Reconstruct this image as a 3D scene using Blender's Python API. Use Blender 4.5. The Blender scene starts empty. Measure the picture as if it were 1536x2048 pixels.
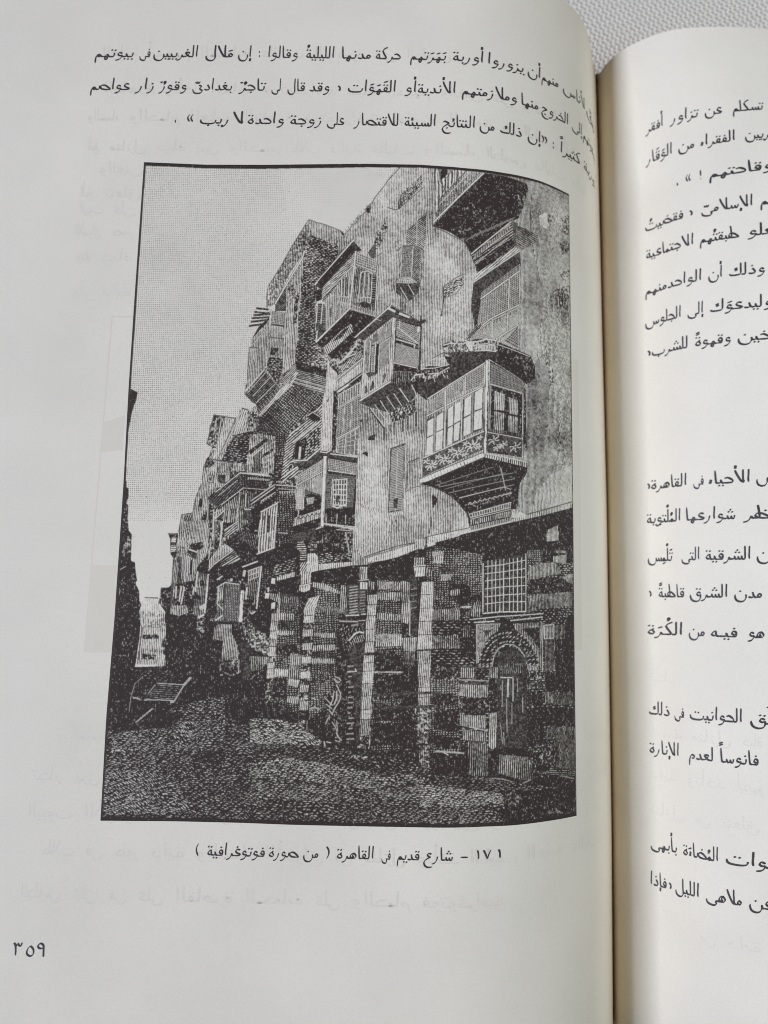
import bpy, bmesh, math, random
import numpy as np
from mathutils import Vector, Euler

# ------------------------------------------------------------------ camera, world, light, exposure
MM = 0.001
sc = bpy.context.scene
COL = sc.collection
CAM_AT = [-46.5156, -94.7707, 189.9934]; CAM_ROT = [0.12751, 0.0427, 0.01985]; FOCAL_PX = 1517.1
cam_data = bpy.data.cameras.new('camera')
cam = bpy.data.objects.new('camera', cam_data); COL.objects.link(cam)
cam.location = [v*MM for v in CAM_AT]
cam.rotation_euler = Euler(CAM_ROT, 'XYZ')
cam_data.sensor_fit = 'VERTICAL'; cam_data.sensor_height = 36.0; cam_data.sensor_width = 27.0
cam_data.lens = FOCAL_PX/2048*36.0
cam_data.clip_start = 0.005; cam_data.clip_end = 20
cam_data.dof.use_dof = True; cam_data.dof.focus_distance = 0.153; cam_data.dof.aperture_fstop = 15
sc.camera = cam
world = bpy.data.worlds.new('World'); sc.world = world; world.use_nodes = True
bg = world.node_tree.nodes['Background']; bg.inputs[0].default_value = (1.0, 0.85, 0.65, 1); bg.inputs[1].default_value = 0.004
def area(name, at, target, size, watts, color):
    l = bpy.data.lights.new(name, 'AREA'); l.shape = 'RECTANGLE'; l.size, l.size_y = size; l.energy = watts; l.color = color
    o = bpy.data.objects.new(name, l); COL.objects.link(o); o.location = at
    o.rotation_euler = (Vector(target)-Vector(at)).to_track_quat('-Z', 'Y').to_euler(); return o
area('window_light', (-1.38, -0.10, 1.42), (0, -0.06, 0), (0.35, 0.5), 42.5, (0.62, 0.708, 0.95))
area('right_fill', (0.30, -0.06, 0.32), (0.12, -0.06, 0), (0.2, 0.3), 0.60, (1.0, 0.93, 0.82))  # added fill from the right for the pages, not a lamp of the room
area('side_fill', (0.19, -0.065, 0.14), (0.05, -0.06, 0.02), (0.06, 0.24), 0.27, (0.42, 0.66, 1.0))  # added close cool fill, brightens the right page by its steep falloff
sc.view_settings.view_transform = 'Standard'; sc.view_settings.look = 'None'; sc.view_settings.gamma = 1
sc.view_settings.use_curve_mapping = False; sc.view_settings.exposure = 0.0
sc.cycles.filter_width = 1.0; sc.cycles.max_bounces = 12; sc.cycles.diffuse_bounces = 8

# ------------------------------------------------------------------ helpers
def mat(name, color, rough=.8, spec=.3):
    m = bpy.data.materials.new(name); m.use_nodes = True
    b = m.node_tree.nodes['Principled BSDF']; b.inputs['Base Color'].default_value = (*color, 1)
    b.inputs['Roughness'].default_value = rough; b.inputs['Specular IOR Level'].default_value = spec
    return m, m.node_tree.nodes, m.node_tree.links, b
def mesh_obj(name, verts, faces, m, parent=None, smooth=True, uvs=None):
    me = bpy.data.meshes.new(name); me.from_pydata([tuple(c*MM for c in v) for v in verts], [], faces)
    if smooth: me.shade_smooth()
    if uvs is not None:
        ul = me.uv_layers.new(name='uv'); li = np.empty(len(me.loops), np.int32); me.loops.foreach_get('vertex_index', li)
        ul.data.foreach_set('uv', np.array(uvs, np.float32)[li].ravel())
    me.materials.append(m); o = bpy.data.objects.new(name, me); COL.objects.link(o)
    if parent is not None: o.parent = parent
    return o

# ------------------------------------------------------------------ shape of the open pages (millimetres)
# s = distance from the gutter along the sheet, Y = up the page; angles of the sheet at the knots
SK = [0.0, 4.0, 8.0, 13.0, 19.0, 27.0, 40.0, 60.0, 150.0]
la = [1.4953, 1.1595, 1.2484, 1.2365, 1.054, 0.7439, 0.4914, 0.0468, 0.0085]
RK = [0.0, 4.0, 8.0, 13.0, 19.0, 27.0, 45.0, 80.0]
ra = [1.4962, 1.304, 0.0702, 0.6687, 0.8197, 0.4363, 0.1311, -0.004]
rb = [1.3475, 1.2795, 1.0223, 0.7225, 0.4872, 0.0673, -0.1334, -0.0619]
Yt = 48.497
YS = [-187.45, -145.21, -105.4, -67.03, -26.57, 16.15, 45.99]
DX = [-0.246, 0.234, 0.339, 0.399, 0.029, -0.231, -0.635]
SS = np.linspace(0, 172, 689)
def profile(knots, ang, sgn):
    a = np.interp(SS, knots, ang); am = (a[1:]+a[:-1])/2; ds = SS[1]-SS[0]
    return np.r_[0, np.cumsum(np.cos(am)*ds)]*sgn, np.r_[0, np.cumsum(np.sin(am)*ds)]
lx, lz = profile(SK, la, -1); rx, rz = profile(RK, ra, 1); bx, bz = profile(RK, rb, 1)
def left_pt(s, Y):
    w = min(max((34-s)/20, 0), 1); w = w*w*(3-2*w)
    return np.interp(s, SS, lx)+np.interp(Y, YS, DX)*w, Y, np.interp(s, SS, lz)
def right_pt(s, Y):
    t = min(max((Y-10)/(Yt-10), 0), 1)
    return (np.interp(s, SS, rx)*(1-t)+np.interp(s, SS, bx)*t, Y, np.interp(s, SS, rz)*(1-t)+np.interp(s, SS, bz)*t)
def on_page(fn, s, Y, lift):
    p = np.array(fn(s, Y)); q = np.array(fn(s+.3, Y)); t = q-p; t /= np.linalg.norm(t)
    nrm = np.array((-t[2], 0, t[0])) if t[0] > 0 else np.array((t[2], 0, -t[0]))
    return tuple(p+nrm*lift)
Y_TOP, Y_BOT, WIDTH = Yt, -188.0, 166.0

# ------------------------------------------------------------------ materials
def paper(name, tint):
    m, N, L, b = mat(name, tint, .72, .25)
    tc = N.new('ShaderNodeTexCoord'); n1 = N.new('ShaderNodeTexNoise'); n1.inputs['Scale'].default_value = 2600; n1.inputs['Detail'].default_value = 3
    n2 = N.new('ShaderNodeTexNoise'); n2.inputs['Scale'].default_value = 45; n2.inputs['Detail'].default_value = 4
    for n in (n1, n2): L.new(tc.outputs['Object'], n.inputs['Vector'])
    ad = N.new('ShaderNodeMath'); ad.operation = 'MULTIPLY_ADD'; ad.inputs[1].default_value = .45; L.new(n1.outputs[0], ad.inputs[0]); 
    mu = N.new('ShaderNodeMath'); mu.operation = 'MULTIPLY'; mu.inputs[1].default_value = .55; L.new(n2.outputs[0], mu.inputs[0]); L.new(mu.outputs[0], ad.inputs[2])
    r = N.new('ShaderNodeValToRGB'); r.color_ramp.elements[0].position = .3; r.color_ramp.elements[1].position = .7
    r.color_ramp.elements[0].color = (*[c*.90 for c in tint], 1); r.color_ramp.elements[1].color = (*[min(1, c*1.03) for c in tint], 1)
    L.new(ad.outputs[0], r.inputs[0]); L.new(r.outputs[0], b.inputs['Base Color'])
    bp = N.new('ShaderNodeBump'); bp.inputs['Strength'].default_value = .2; bp.inputs['Distance'].default_value = .00005
    L.new(n1.outputs[0], bp.inputs['Height']); L.new(bp.outputs[0], b.inputs['Normal'])
    return m, N, L, b, r
PAPER_TINT = (.87, .765, .585)
M_paper = paper('book_paper', PAPER_TINT)[0]
M_edge, N, L, b = mat('page_edges', (.70, .64, .54), .9, .1)
tc = N.new('ShaderNodeTexCoord'); mp = N.new('ShaderNodeMapping'); mp.inputs['Scale'].default_value = (60, 60, 5200); nz = N.new('ShaderNodeTexNoise'); nz.inputs['Scale'].default_value = 1
L.new(tc.outputs['Object'], mp.inputs[0]); L.new(mp.outputs[0], nz.inputs['Vector'])
cr = N.new('ShaderNodeValToRGB'); cr.color_ramp.elements[0].color = (.42, .37, .30, 1); cr.color_ramp.elements[1].color = (.78, .72, .62, 1); cr.color_ramp.elements[0].position = .35; cr.color_ramp.elements[1].position = .65
L.new(nz.outputs[0], cr.inputs[0]); L.new(cr.outputs[0], b.inputs['Base Color'])
def ink(name, c, amt):
    m, N, L, b = mat(name, c, .55, .3); tc = N.new('ShaderNodeTexCoord'); n = N.new('ShaderNodeTexNoise'); n.inputs['Scale'].default_value = 1500
    L.new(tc.outputs['Object'], n.inputs['Vector']); r = N.new('ShaderNodeValToRGB'); r.color_ramp.elements[0].position = .3; r.color_ramp.elements[1].position = .75
    r.color_ramp.elements[0].color = (*c, 1); r.color_ramp.elements[1].color = (*[min(1, v*amt) for v in c], 1); L.new(n.outputs[0], r.inputs[0]); L.new(r.outputs[0], b.inputs['Base Color']); return m
M_ink = ink('printing_ink', (.040, .033, .029), 1.9)
M_ghost = ink('show_through_ink', (.772, .677, .522), 1.08)
M_ghost2 = ink('show_through_tone', (.775, .668, .49), 1.03)
M_cover, N, L, b = mat('cover_cloth', (.16, .10, .07), .8, .2)
nz = N.new('ShaderNodeTexNoise'); nz.inputs['Scale'].default_value = 900; bp = N.new('ShaderNodeBump'); bp.inputs['Strength'].default_value = .3; bp.inputs['Distance'].default_value = .0003; L.new(nz.outputs[0], bp.inputs['Height']); L.new(bp.outputs[0], b.inputs['Normal'])

# ------------------------------------------------------------------ knitted cloth the book lies on
Z_TABLE = -9.0
M_cloth, N, L, b = mat('knitted_cloth', (.70, .68, .63), .95, .1)
tc = N.new('ShaderNodeTexCoord')
def mnode(op, a, bb=None, c=None):
    m = N.new('ShaderNodeMath'); m.operation = op
    for i, v in enumerate((a, bb, c)):
        if v is None: continue
        if isinstance(v, (int, float)): m.inputs[i].default_value = v
        else: L.new(v, m.inputs[i])
    return m.outputs[0]
mp = N.new('ShaderNodeMapping'); mp.inputs['Rotation'].default_value = (0, 0, math.radians(-27)); L.new(tc.outputs['Object'], mp.inputs[0])
wn = N.new('ShaderNodeTexNoise'); wn.inputs['Scale'].default_value = 60; wn.inputs['Detail'].default_value = 2; L.new(tc.outputs['Object'], wn.inputs['Vector'])
sx = N.new('ShaderNodeSeparateXYZ'); L.new(mp.outputs[0], sx.inputs[0])
wob = mnode('MULTIPLY', wn.outputs[0], 2.2)
K1 = 2*math.pi/0.00105; K2 = 2*math.pi/0.0015
row = mnode('ADD', mnode('MULTIPLY', sx.outputs[1], K1), wob)
col_ = mnode('ADD', mnode('MULTIPLY', sx.outputs[0], K2), mnode('MULTIPLY', mnode('SINE', mnode('MULTIPLY', row, .5)), 1.3))
h = mnode('MULTIPLY', mnode('ADD', mnode('SINE', row), 1.0), mnode('ADD', mnode('SINE', col_), 1.3))
fz = N.new('ShaderNodeTexNoise'); fz.inputs['Scale'].default_value = 5000; L.new(tc.outputs['Object'], fz.inputs['Vector'])
h2 = mnode('MULTIPLY_ADD', fz.outputs[0], 1.1, h)
bp = N.new('ShaderNodeBump'); bp.inputs['Strength'].default_value = .9; bp.inputs['Distance'].default_value = .00018; L.new(h2, bp.inputs['Height']); L.new(bp.outputs[0], b.inputs['Normal'])
cr = N.new('ShaderNodeValToRGB'); cr.color_ramp.elements[0].color = (.72, .60, .44, 1); cr.color_ramp.elements[1].color = (1, .92, .75, 1); cr.color_ramp.elements[1].position = .45
L.new(mnode('MULTIPLY', h2, .25), cr.inputs[0]); L.new(cr.outputs[0], b.inputs['Base Color'])
NX, NY = 96, 96; v = []; f = []
rg = random.Random(2)
for j in range(NY+1):
    for i in range(NX+1):
        x = -600+1200*i/NX; y = -700+1200*j/NY
        v.append((x, y, Z_TABLE+.35*math.sin(x*.031+1)*math.sin(y*.043)+.2*math.sin(x*.11+y*.07)))
for j in range(NY):
    for i in range(NX):
        a = j*(NX+1)+i; f.append((a, a+1, a+NX+2, a+NX+1))
cloth = mesh_obj('tablecloth', v, f, M_cloth)
cloth['label'] = 'off-white knitted cloth spread flat beneath the open book'; cloth['category'] = 'cloth'

# ------------------------------------------------------------------ the book
book = bpy.data.objects.new('open_book', None); COL.objects.link(book); book.location = (0, 0, 0)
book['label'] = 'thick open Arabic book with an engraving of an old street on its left page'; book['category'] = 'book'
def sheet(name, fn, y0, y1, s0, s1, m, parent):
    ss = np.concatenate([np.arange(s0, 40, .8), np.arange(40, s1, 3.0), [s1]]); ys = np.linspace(y0, y1, 70)
    v = [fn(s, y) for y in ys for s in ss]; n = len(ss); f = []
    for j in range(len(ys)-1):
        for i in range(n-1):
            a = j*n+i; q = (a, a+1, a+n+1, a+n)
            f.append(q if fn is right_pt else q[::-1])
    o = mesh_obj(name, v, f, m, parent)
    mod = o.modifiers.new('thickness', 'SOLIDIFY'); mod.thickness = .12*MM; mod.offset = -1
    es = o.modifiers.new('crisp_edge', 'EDGE_SPLIT'); es.split_angle = math.radians(50)
    return o
left_page = sheet('left_page', left_pt, Y_BOT, Y_TOP, 0, WIDTH, M_paper, book)
left_page['label'] = 'page with the street engraving and its caption'
right_page = sheet('right_page', right_pt, Y_BOT, Y_TOP, 0, WIDTH, M_paper, book)
right_page['label'] = 'page of running text, partly out of the picture'
def block(name, fn, depth):
    """the leaves below the open sheet, one closed body"""
    ss = np.concatenate([np.arange(.5, 40, 1.3), np.arange(40, WIDTH-.6, 6.0), [WIDTH-.6]]); ys = np.linspace(Y_BOT+.5, Y_TOP-.5, 30); n = len(ss); v = []; f = []
    for y in ys:
        for s in ss: v.append(on_page(fn, s, y, -.35))
    for y in ys:
        for s in ss: p = on_page(fn, s, y, -.35); v.append((p[0], p[1], min(-4.0, p[2]-.5)))
    o = len(ys)*n
    for j in range(len(ys)-1):
        for i in range(n-1):
            a = j*n+i; f.append((a, a+1, a+n+1, a+n)); f.append((o+a, o+a+n, o+a+n+1, o+a+1))
        for i in (0, n-1):
            a = j*n+i; f.append((a, a+n, o+a+n, o+a))
    for j in (0, len(ys)-1):
        for i in range(n-1):
            a = j*n+i; f.append((a, o+a, o+a+1, a+1))
    ob = mesh_obj(name, v, f, M_edge, book, smooth=False)
    bm = bmesh.new(); bm.from_mesh(ob.data); bmesh.ops.recalc_face_normals(bm, faces=bm.faces); bm.to_mesh(ob.data); bm.free(); return ob
block('page_block', left_pt, 0)['label'] = 'thick stack of leaves under the left page'
block('page_block', right_pt, 0)['label'] = 'stack of leaves under the right page'
# cover: two boards and the spine between them
def board(name, x0, x1):
    v = [(x, y, z) for z in (-8.2, -4.6) for y in (Y_BOT-4, Y_TOP+4) for x in (x0, x1)]
    ob = mesh_obj(name, v, [(0, 2, 3, 1), (4, 5, 7, 6), (0, 1, 5, 4), (2, 6, 7, 3), (0, 4, 6, 2), (1, 3, 7, 5)], M_cover, book, smooth=False)
    md = ob.modifiers.new('bevel', 'BEVEL'); md.width = .6*MM; md.segments = 2; return ob
board('cover_board', -170, -22); board('cover_board', 22, 170); board('spine', -20, 20)
# head and tail bands sewn at the ends of the spine
def band(y):
    v = []; f = []; n = 8; K = 24
    for i in range(K+1):
        x = -6+12*i/K
        for k in range(n):
            a = 2*math.pi*k/n; v.append((x, y+1.0*math.cos(a), -1.5+(1.1+.15*math.sin(i*2.6))*math.sin(a)))
    for i in range(K):
        for k in range(n): f.append((i*n+k, i*n+(k+1) % n, (i+1)*n+(k+1) % n, (i+1)*n+k))
    return mesh_obj('headband', v, f, M_cover, book)
band(Y_BOT-1.0); band(Y_TOP+.6)

# ------------------------------------------------------------------ the lettering: a pen-drawn naskh alphabet
import math
# RTL units: x grows leftwards, y up, alef = 10
def loopR(x,y,s=1.0):
    return [(x+.5*s,y+.6*s),(x+1.5*s,y-.1*s),(x+2.6*s,y+.7*s),(x+2.3*s,y+2.2*s),(x+1.3*s,y+2.5*s),(x+.5*s,y+1.5*s)]
BOWL=lambda x:[(x,2.2),(x+.1,-.4),(x+1.4,-2.7),(x+3.6,-3.3),(x+5.6,-2.2),(x+6.3,.2),(x+6.1,2.0)]
TRAY=lambda x:[(x,2.6),(x+.4,.6),(x+2,-.4),(x+4.6,-.6),(x+7,-.3),(x+8.2,.7),(x+8.5,2.8)]
HEAD=[(4.4,3.3),(3.2,4.0),(2.0,3.6),(0.3,1.9)]
CBOWL=lambda x,y:[(x,y),(x+2.6,y-1.6),(x+4.3,y-4.0),(x+3.6,y-6.8),(x+1.4,y-8.0),(x-1.0,y-7.4)]
EN=[(-.3,.05),(.8,.05)]
def teeth(x,first=True):
    return [[(x+.2,2.7),(x+.5,.5),(x+1.2,.0),(x+1.8,.4),(x+2.1,2.2)],[(x+2.1,2.2),(x+2.5,.4),(x+3.2,0),(x+3.9,.4),(x+4.2,2.5)]]
G={}
def g(n,form,adv,strokes,top=3.6,cx=None,bot=-.6): G[n+form]=(adv,strokes,top,adv/2 if cx is None else cx,bot)
g('A','s',2.0,[[(.6,10),(.8,6),(1.0,3),(.9,.1)]],10,.8); g('A','f',2.2,[[(-.3,.05),(.6,.15),(1.0,1.2),(1.2,5),(1.3,10)]],10,1.2)
g('B','i',2.6,[[(.3,3.4),(.5,1.6),(.9,.3),(2.0,0),(2.9,.05)]],3.4,.8); g('B','m',2.8,[[(-.3,.05),(.8,.2),(1.3,2.8)],[(1.3,2.8),(1.6,.4),(3.1,.05)]],2.8,1.3)
g('B','s',9.4,[TRAY(.4)],2.6,4.6); g('B','f',9.6,[EN,TRAY(.8)],2.6,5)
g('N','i',2.6,G['Bi'][1],3.4,.8);g('N','m',2.8,G['Bm'][1],2.8,1.3)
g('N','s',7.2,[BOWL(.4)],2.4,3.6);g('N','f',7.6,[[(-.3,.05),(.5,.3),(.8,2.4)],BOWL(.8)],2.4,4)
g('H','i',5.0,[HEAD,[(.3,1.9),(.5,.5),(2,.05),(5.3,.05)]],4,2.4); g('H','m',5.2,[[(-.3,.05),(.6,.1)],[(x+.3,y) for x,y in HEAD],[(.5,1.9),(.7,.3),(2,.05),(5.5,.05)]],4,2.6)
g('H','s',6.0,[[(4.8,3.0),(3.6,4.1),(2.2,3.5),(.6,3.0)],CBOWL(.6,3.0)],4,3,-5); g('H','f',6.2,[EN,[(4.8,3.4),(3.6,4.1),(2.2,3.3),(.9,2.2)],[(.8,.2),(1.2,1.2)],CBOWL(.9,2.2)],4,3,-5)
g('D','s',4.4,[[(1.9,4.2),(1.0,2.6),(.5,.9),(1.4,.05),(3.0,-.05),(4.0,.5)]],4.2,2); g('D','f',4.6,[[(-.3,.05),(.6,.2),(1.3,1.6),(1.7,4.0)],[(1.7,4.0),(1.4,1.6),(1.9,.1),(3.2,-.05),(4.2,.5)]],4.2,2)
g('R','s',3.6,[[(.9,2.8),(1.2,1.0),(1.8,-.8),(3.0,-2.4),(4.6,-3.2)]],2.8,1.4); g('R','f',3.6,[[(-.3,.05),(.6,.1),(1.1,1.8)],[(1.1,1.8),(1.4,.2),(2.2,-1.6),(3.2,-2.6),(4.6,-3.2)]],2.6,1.4)
g('S','i',6.2,teeth(.1)+[[(4.3,2.5),(4.7,.4),(6.5,.05)]],3,2.6); g('S','m',6.6,[[(-.3,.05),(.2,.1),(.5,2.6)]]+teeth(.3)+[[(4.5,2.5),(4.9,.4),(6.9,.05)]],3,2.8)
g('S','s',11.2,teeth(.1)+[[(x+4.3,y) for x,y in BOWL(0)]],3,2.6); g('S','f',11.4,[[(-.3,.05),(.2,.1),(.5,2.6)]]+teeth(.3)+[[(x+4.5,y) for x,y in BOWL(0)]],3,2.8)
OV=lambda x:[(x+.0,.3),(x+1.4,1.9),(x+3.2,3.4),(x+5.0,3.6),(x+6.1,2.3),(x+5.4,.6),(x+3,-.05),(x-.2,.0)]
g('C','i',8.4,[OV(0),[(6.0,1.4),(6.7,3.2),(7.1,.5),(8.7,.05)]],4,3.4); g('C','m',8.4,G['Ci'][1],4,3.4)
g('C','s',13.4,[OV(0),[(6.0,1.4),(6.6,3.2)],[(x+6.7,y) for x,y in BOWL(0)]],4,3.4); g('C','f',13.4,G['Cs'][1],4,3.4)
for f in 'imsf': g('T',f,6.8,[OV(0),[(4.9,10),(4.6,6),(4.3,.5)],[(5,.1),(7.1,.05)]],10,3)
g('E','i',4.6,[[(.2,4.3),(1.6,4.9),(2.9,4.0),(2.7,2.6),(1.4,1.7),(.1,.9),(1.3,.05),(4.9,.05)]],4.6,2)
g('E','m',4.6,[[(-.3,.05),(1.2,.4),(2.6,2.0),(3.4,3.4),(2.0,3.7),(.9,3.2),(1.8,1.6),(3.2,.3),(4.9,.05)]],3.8,2.2)
g('E','s',5.4,[[(.8,4.4),(2.2,5.0),(3.3,3.9),(2.5,2.6),(1.2,2.2)],CBOWL(1.2,2.2)],5,2.4,-5); g('E','f',5.6,[[(-.3,.05),(.9,.6),(2.2,2.6),(3.2,3.4),(1.9,3.8),(.8,3.2),(1.4,2.0)],CBOWL(1.2,2.0)],4,2.4,-5)
g('F','i',4.0,[loopR(0,1.5,.95)+[(.6,.5),(1.6,.05),(4.3,.05)]],4,1.4); g('F','m',3.8,[[(-.3,.05),(1.2,.1),(2.4,1.4),(2.2,3.0),(1.2,3.2),(.8,2.0),(1.5,.5),(4.1,.05)]],3.4,1.6)
g('F','s',10.4,[loopR(0,1.5,.95)+[(.5,.6),(2.6,-.3),(5.5,-.6),(8,-.3),(9.3,.6),(9.7,2.6)]],4,1.4); g('F','f',10.4,[EN,[(.8,.05),(2.4,1.2),(2.3,2.9),(1.3,3.2),(.8,2.0),(1.6,.2),(3.4,-.4),(6,-.6),(8.4,-.3),(9.4,.6),(9.7,2.6)]],3.4,1.6)
g('Q','i',4.0,G['Fi'][1],4,1.4);g('Q','m',3.8,G['Fm'][1],3.4,1.6)
g('Q','s',7.6,[loopR(0,1.0,.95),[(.5,2.0),(.5,-.2),(1.4,-2.7),(3.6,-3.6),(5.8,-2.4),(6.6,.2),(6.4,1.6)]],3.8,1.6); g('Q','f',7.6,[EN,loopR(.4,1.0,.95),[(.9,2.0),(.7,-.2),(1.6,-2.7),(3.8,-3.6),(6,-2.4),(6.8,.2),(6.6,1.6)]],3.6,1.8)
g('K','i',5.0,[[(.2,9.6),(2.4,8.2),(3.7,6.6)],[(3.7,6.6),(2.9,4.4),(1.6,1.8),(1.2,.4),(2.2,.05),(5.3,.05)]],9,2); g('K','m',5.2,[EN]+G['Ki'][1],9,2)
g('K','s',7.6,[[(.6,9.8),(.7,5),(.9,1.4),(1.8,.2),(4,-.1),(6.2,.1),(7.0,1.4)],[(2.6,5.8),(4.0,5.0),(2.8,4.2),(4.2,3.2)]],9,3); g('K','f',7.8,[EN,[(.9,9.8),(1.0,5),(1.1,1.4),(2,.2),(4.2,-.1),(6.4,.1),(7.2,1.4)],[(2.8,5.8),(4.2,5.0),(3.0,4.2),(4.4,3.2)]],9,3)
g('L','i',2.2,[[(.6,10),(.7,5),(.8,1),(1.2,.1),(2.5,.05)]],10,.8); g('L','m',2.4,[EN,[(1.0,10),(1.0,5),(1.1,1),(1.5,.1),(2.7,.05)]],10,1)
g('L','s',6.6,[[(.6,10),(.8,4),(.7,-.6),(1.8,-2.8),(3.8,-3.2),(5.4,-1.8),(5.8,.8)]],10,.8); g('L','f',6.8,[EN,[(.9,10),(1.0,4),(.9,-.6),(2,-2.8),(4,-3.2),(5.6,-1.8),(6,.8)]],10,1)
g('X','s',5.4,[[(.9,10),(1.0,6),(1.0,2),(.7,.3),(1.6,.1)],[(1.6,.1),(2.9,3),(4.4,7.2),(4.9,9.6)]],10,4.6); g('X','f',5.4,[EN,[(1.0,10),(1.1,6),(1.0,2),(.9,.3),(1.8,.1)],[(1.6,.1),(2.9,3),(4.4,7.2),(4.9,9.6)]],10,4.6)
g('M','i',3.4,[[(1.9,.2),(.7,.5),(.4,1.8),(1.4,2.7),(2.3,1.7),(1.9,.3),(3.7,.05)]],2.8,1.4); g('M','m',3.4,[[(-.3,.05),(.8,.3),(1.6,1.7),(2.5,.9),(1.7,-.3),(1.0,.2),(3.7,.05)]],2.4,1.6)
g('M','s',4.2,[[(2.0,.2),(.7,.4),(.4,1.7),(1.5,2.7),(2.6,1.8),(3.2,.2),(3.6,-2.4),(3.7,-5.2)]],2.8,1.6); g('M','f',4.4,[[(-.3,.05),(.7,.5),(1.5,1.8),(2.6,1.5),(2.0,.1),(1.1,.3)],[(2.4,1.6),(3.2,.4),(3.6,-2.2),(3.7,-5.2)]],2.6,1.8)
g('O','i',5.0,[[(1.0,.3),(.4,1.8),(1.6,3.8),(3.4,3.0),(4.0,1.2),(2.8,.1),(1.0,.2)],[(1.9,3.6),(2.5,2.0),(1.8,.6)],[(3,.05),(5.3,.05)]],4.2,2); g('O','m',4.4,[[(-.3,.05),(.9,.3),(1.5,2.3)],[(1.5,2.3),(2.4,1.0),(3.0,-1.4),(2.0,-2.4),(1.6,-1.0),(2.4,.1),(4.7,.05)]],2.8,2)
g('O','s',3.8,[[(1.2,4.2),(.8,3.4),(2.4,2.6),(3.1,1.2),(1.9,.05),(.6,.5),(.5,1.8),(1.4,3.2)]],4.2,1.8); g('O','f',3.8,[[(-.3,.05),(.7,.2),(1.1,1.8),(1.1,4.2)],[(1.1,4.0),(2.6,2.8),(3.2,1.3),(2.2,.3),(1.2,1.0),(1.3,2.6)]],4.2,2)
WT=[(.5,1.5),(.6,.3),(1.3,-1.4),(2.6,-2.6),(4.2,-3.1)]
g('W','s',4.2,[loopR(.0,.9,1.0),WT],3.6,1.6); g('W','f',4.2,[EN,loopR(.4,.9,1.0),[(x+.4,y) for x,y in WT]],3.6,1.8)
g('Y','s',7.8,[[(2.8,3.6),(1.4,3.2),(1.2,2.2),(2.2,1.2),(1.6,.2),(.5,-.8),(1.2,-2.4),(3.6,-3.2),(6.0,-2.4),(7.0,.4)]],3.6,3.6,-3.4); g('Y','f',7.6,[[(-.3,.05),(1.0,-.1),(1.0,-1.2),(.7,-1.8),(1.8,-3),(4,-3.1),(6.2,-2.0),(6.8,.4)]],1.5,3.8,-3.4)
g('Y','i',2.6,G['Bi'][1],3.4,.8);g('Y','m',2.8,G['Bm'][1],2.8,1.3)
g('Z','s',2.6,[[(1.6,2.6),(.7,2.2),(.8,1.3),(1.8,1.1)],[(.4,.6),(2.1,.3)]],2.6)   # hamza on line
# punctuation
g('.','s',1.6,[[(.1,.7),(1.5,.7)],[(.1,1.3),(1.5,1.3)],[(.3,1.9),(1.3,1.9)]]); g(':','s',1.6,[[(.4,.6),(1.2,.6)],[(.4,1.1),(1.2,1.1)],[(.4,4.2),(1.2,4.2)],[(.4,4.7),(1.2,4.7)]])
g(',','s',2.0,[[(1.5,.8),(.6,.8),(.5,2.0),(1.0,3.4),(2.0,4.4)],[(.6,1.2),(1.5,1.4)]]); g('!','s',1.6,[[(.8,8),(.8,3)],[(.6,.6),(1.0,.6)]])
g('(','s',2.4,[[(2.0,8.6),(.8,5.6),(.8,2.4),(2.0,-.8)]]); g(')','s',2.4,[[(.4,8.6),(1.6,5.6),(1.6,2.4),(.4,-.8)]])
g('>','s',4.6,[[(.4,7.0),(1.7,4.2),(.5,1.0)],[(2.6,7.0),(3.9,4.2),(2.7,1.0)]]); g('<','s',4.6,[[(1.7,7.0),(.4,4.2),(1.6,1.0)],[(3.9,7.0),(2.6,4.2),(3.8,1.0)]])
g('-','s',4.4,[[(.3,2.2),(4.2,2.2)]])
g('1','s',2.4,[[(1.6,7.4),(1.0,5),(.9,.6)]]); g('7','s',5.0,[[(.4,7.4),(1.6,4),(2.5,.4)],[(4.6,7.4),(3.4,4),(2.5,.4)]])
g('3','s',5.0,[[(.6,7.6),(1.0,5.8),(2.0,6.2),(2.3,7.4)],[(2.3,7.2),(3.0,5.8),(4.2,7.4)],[(4.2,7.4),(3.4,5.2),(3.2,.6)]]); g('5','s',4.6,[[(2.2,6.0),(.7,4.0),(.7,1.6),(2.2,.6),(3.8,1.8),(3.6,4.2),(2.2,6.0)]])
g('9','s',4.4,[[(.9,.4),(1.0,3.4),(1.2,6.4),(2.4,7.4),(3.5,6.2),(2.8,4.8),(1.2,5.0)]]); g('2','s',4.6,[[(1.0,7.4),(2.0,6.0),(3.6,7.4)],[(3.8,7.4),(3.0,5),(2.9,.6)]])
# letter -> (shape, dots)  u=above d=below
LET={'ا':('A',''),'أ':('A','z'),'إ':('A','y'),'ب':('B','d1'),'ت':('B','u2'),'ث':('B','u3'),'ن':('N','u1'),'ي':('Y','d2'),'ى':('Y',''),'ئ':('Y','z'),
'ج':('H','c1'),'ح':('H',''),'خ':('H','u1'),'د':('D',''),'ذ':('D','u1'),'ر':('R',''),'ز':('R','u1'),'س':('S',''),'ش':('S','u3'),'ص':('C',''),'ض':('C','u1'),
'ط':('T',''),'ظ':('T','t1'),'ع':('E',''),'غ':('E','u1'),'ف':('F','u1'),'ق':('Q','u2'),'ك':('K',''),'ل':('L',''),'م':('M',''),'ه':('O',''),'ة':('O','u2'),'و':('W',''),'ء':('Z',''),
'.':('.',''),':':(':',''),'،':(',',''),'!':('!',''),'(':('(',''),')':(')',''),'«':('<',''),'»':('>',''),'–':('-',''),'١':('1',''),'٧':('7',''),'٣':('3',''),'٥':('5',''),'٩':('9',''),'٢':('2','')}
NOJOIN=set('اأإدذرزوء.:،!()«»–١٢٣٥٧٩ىة')
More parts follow.
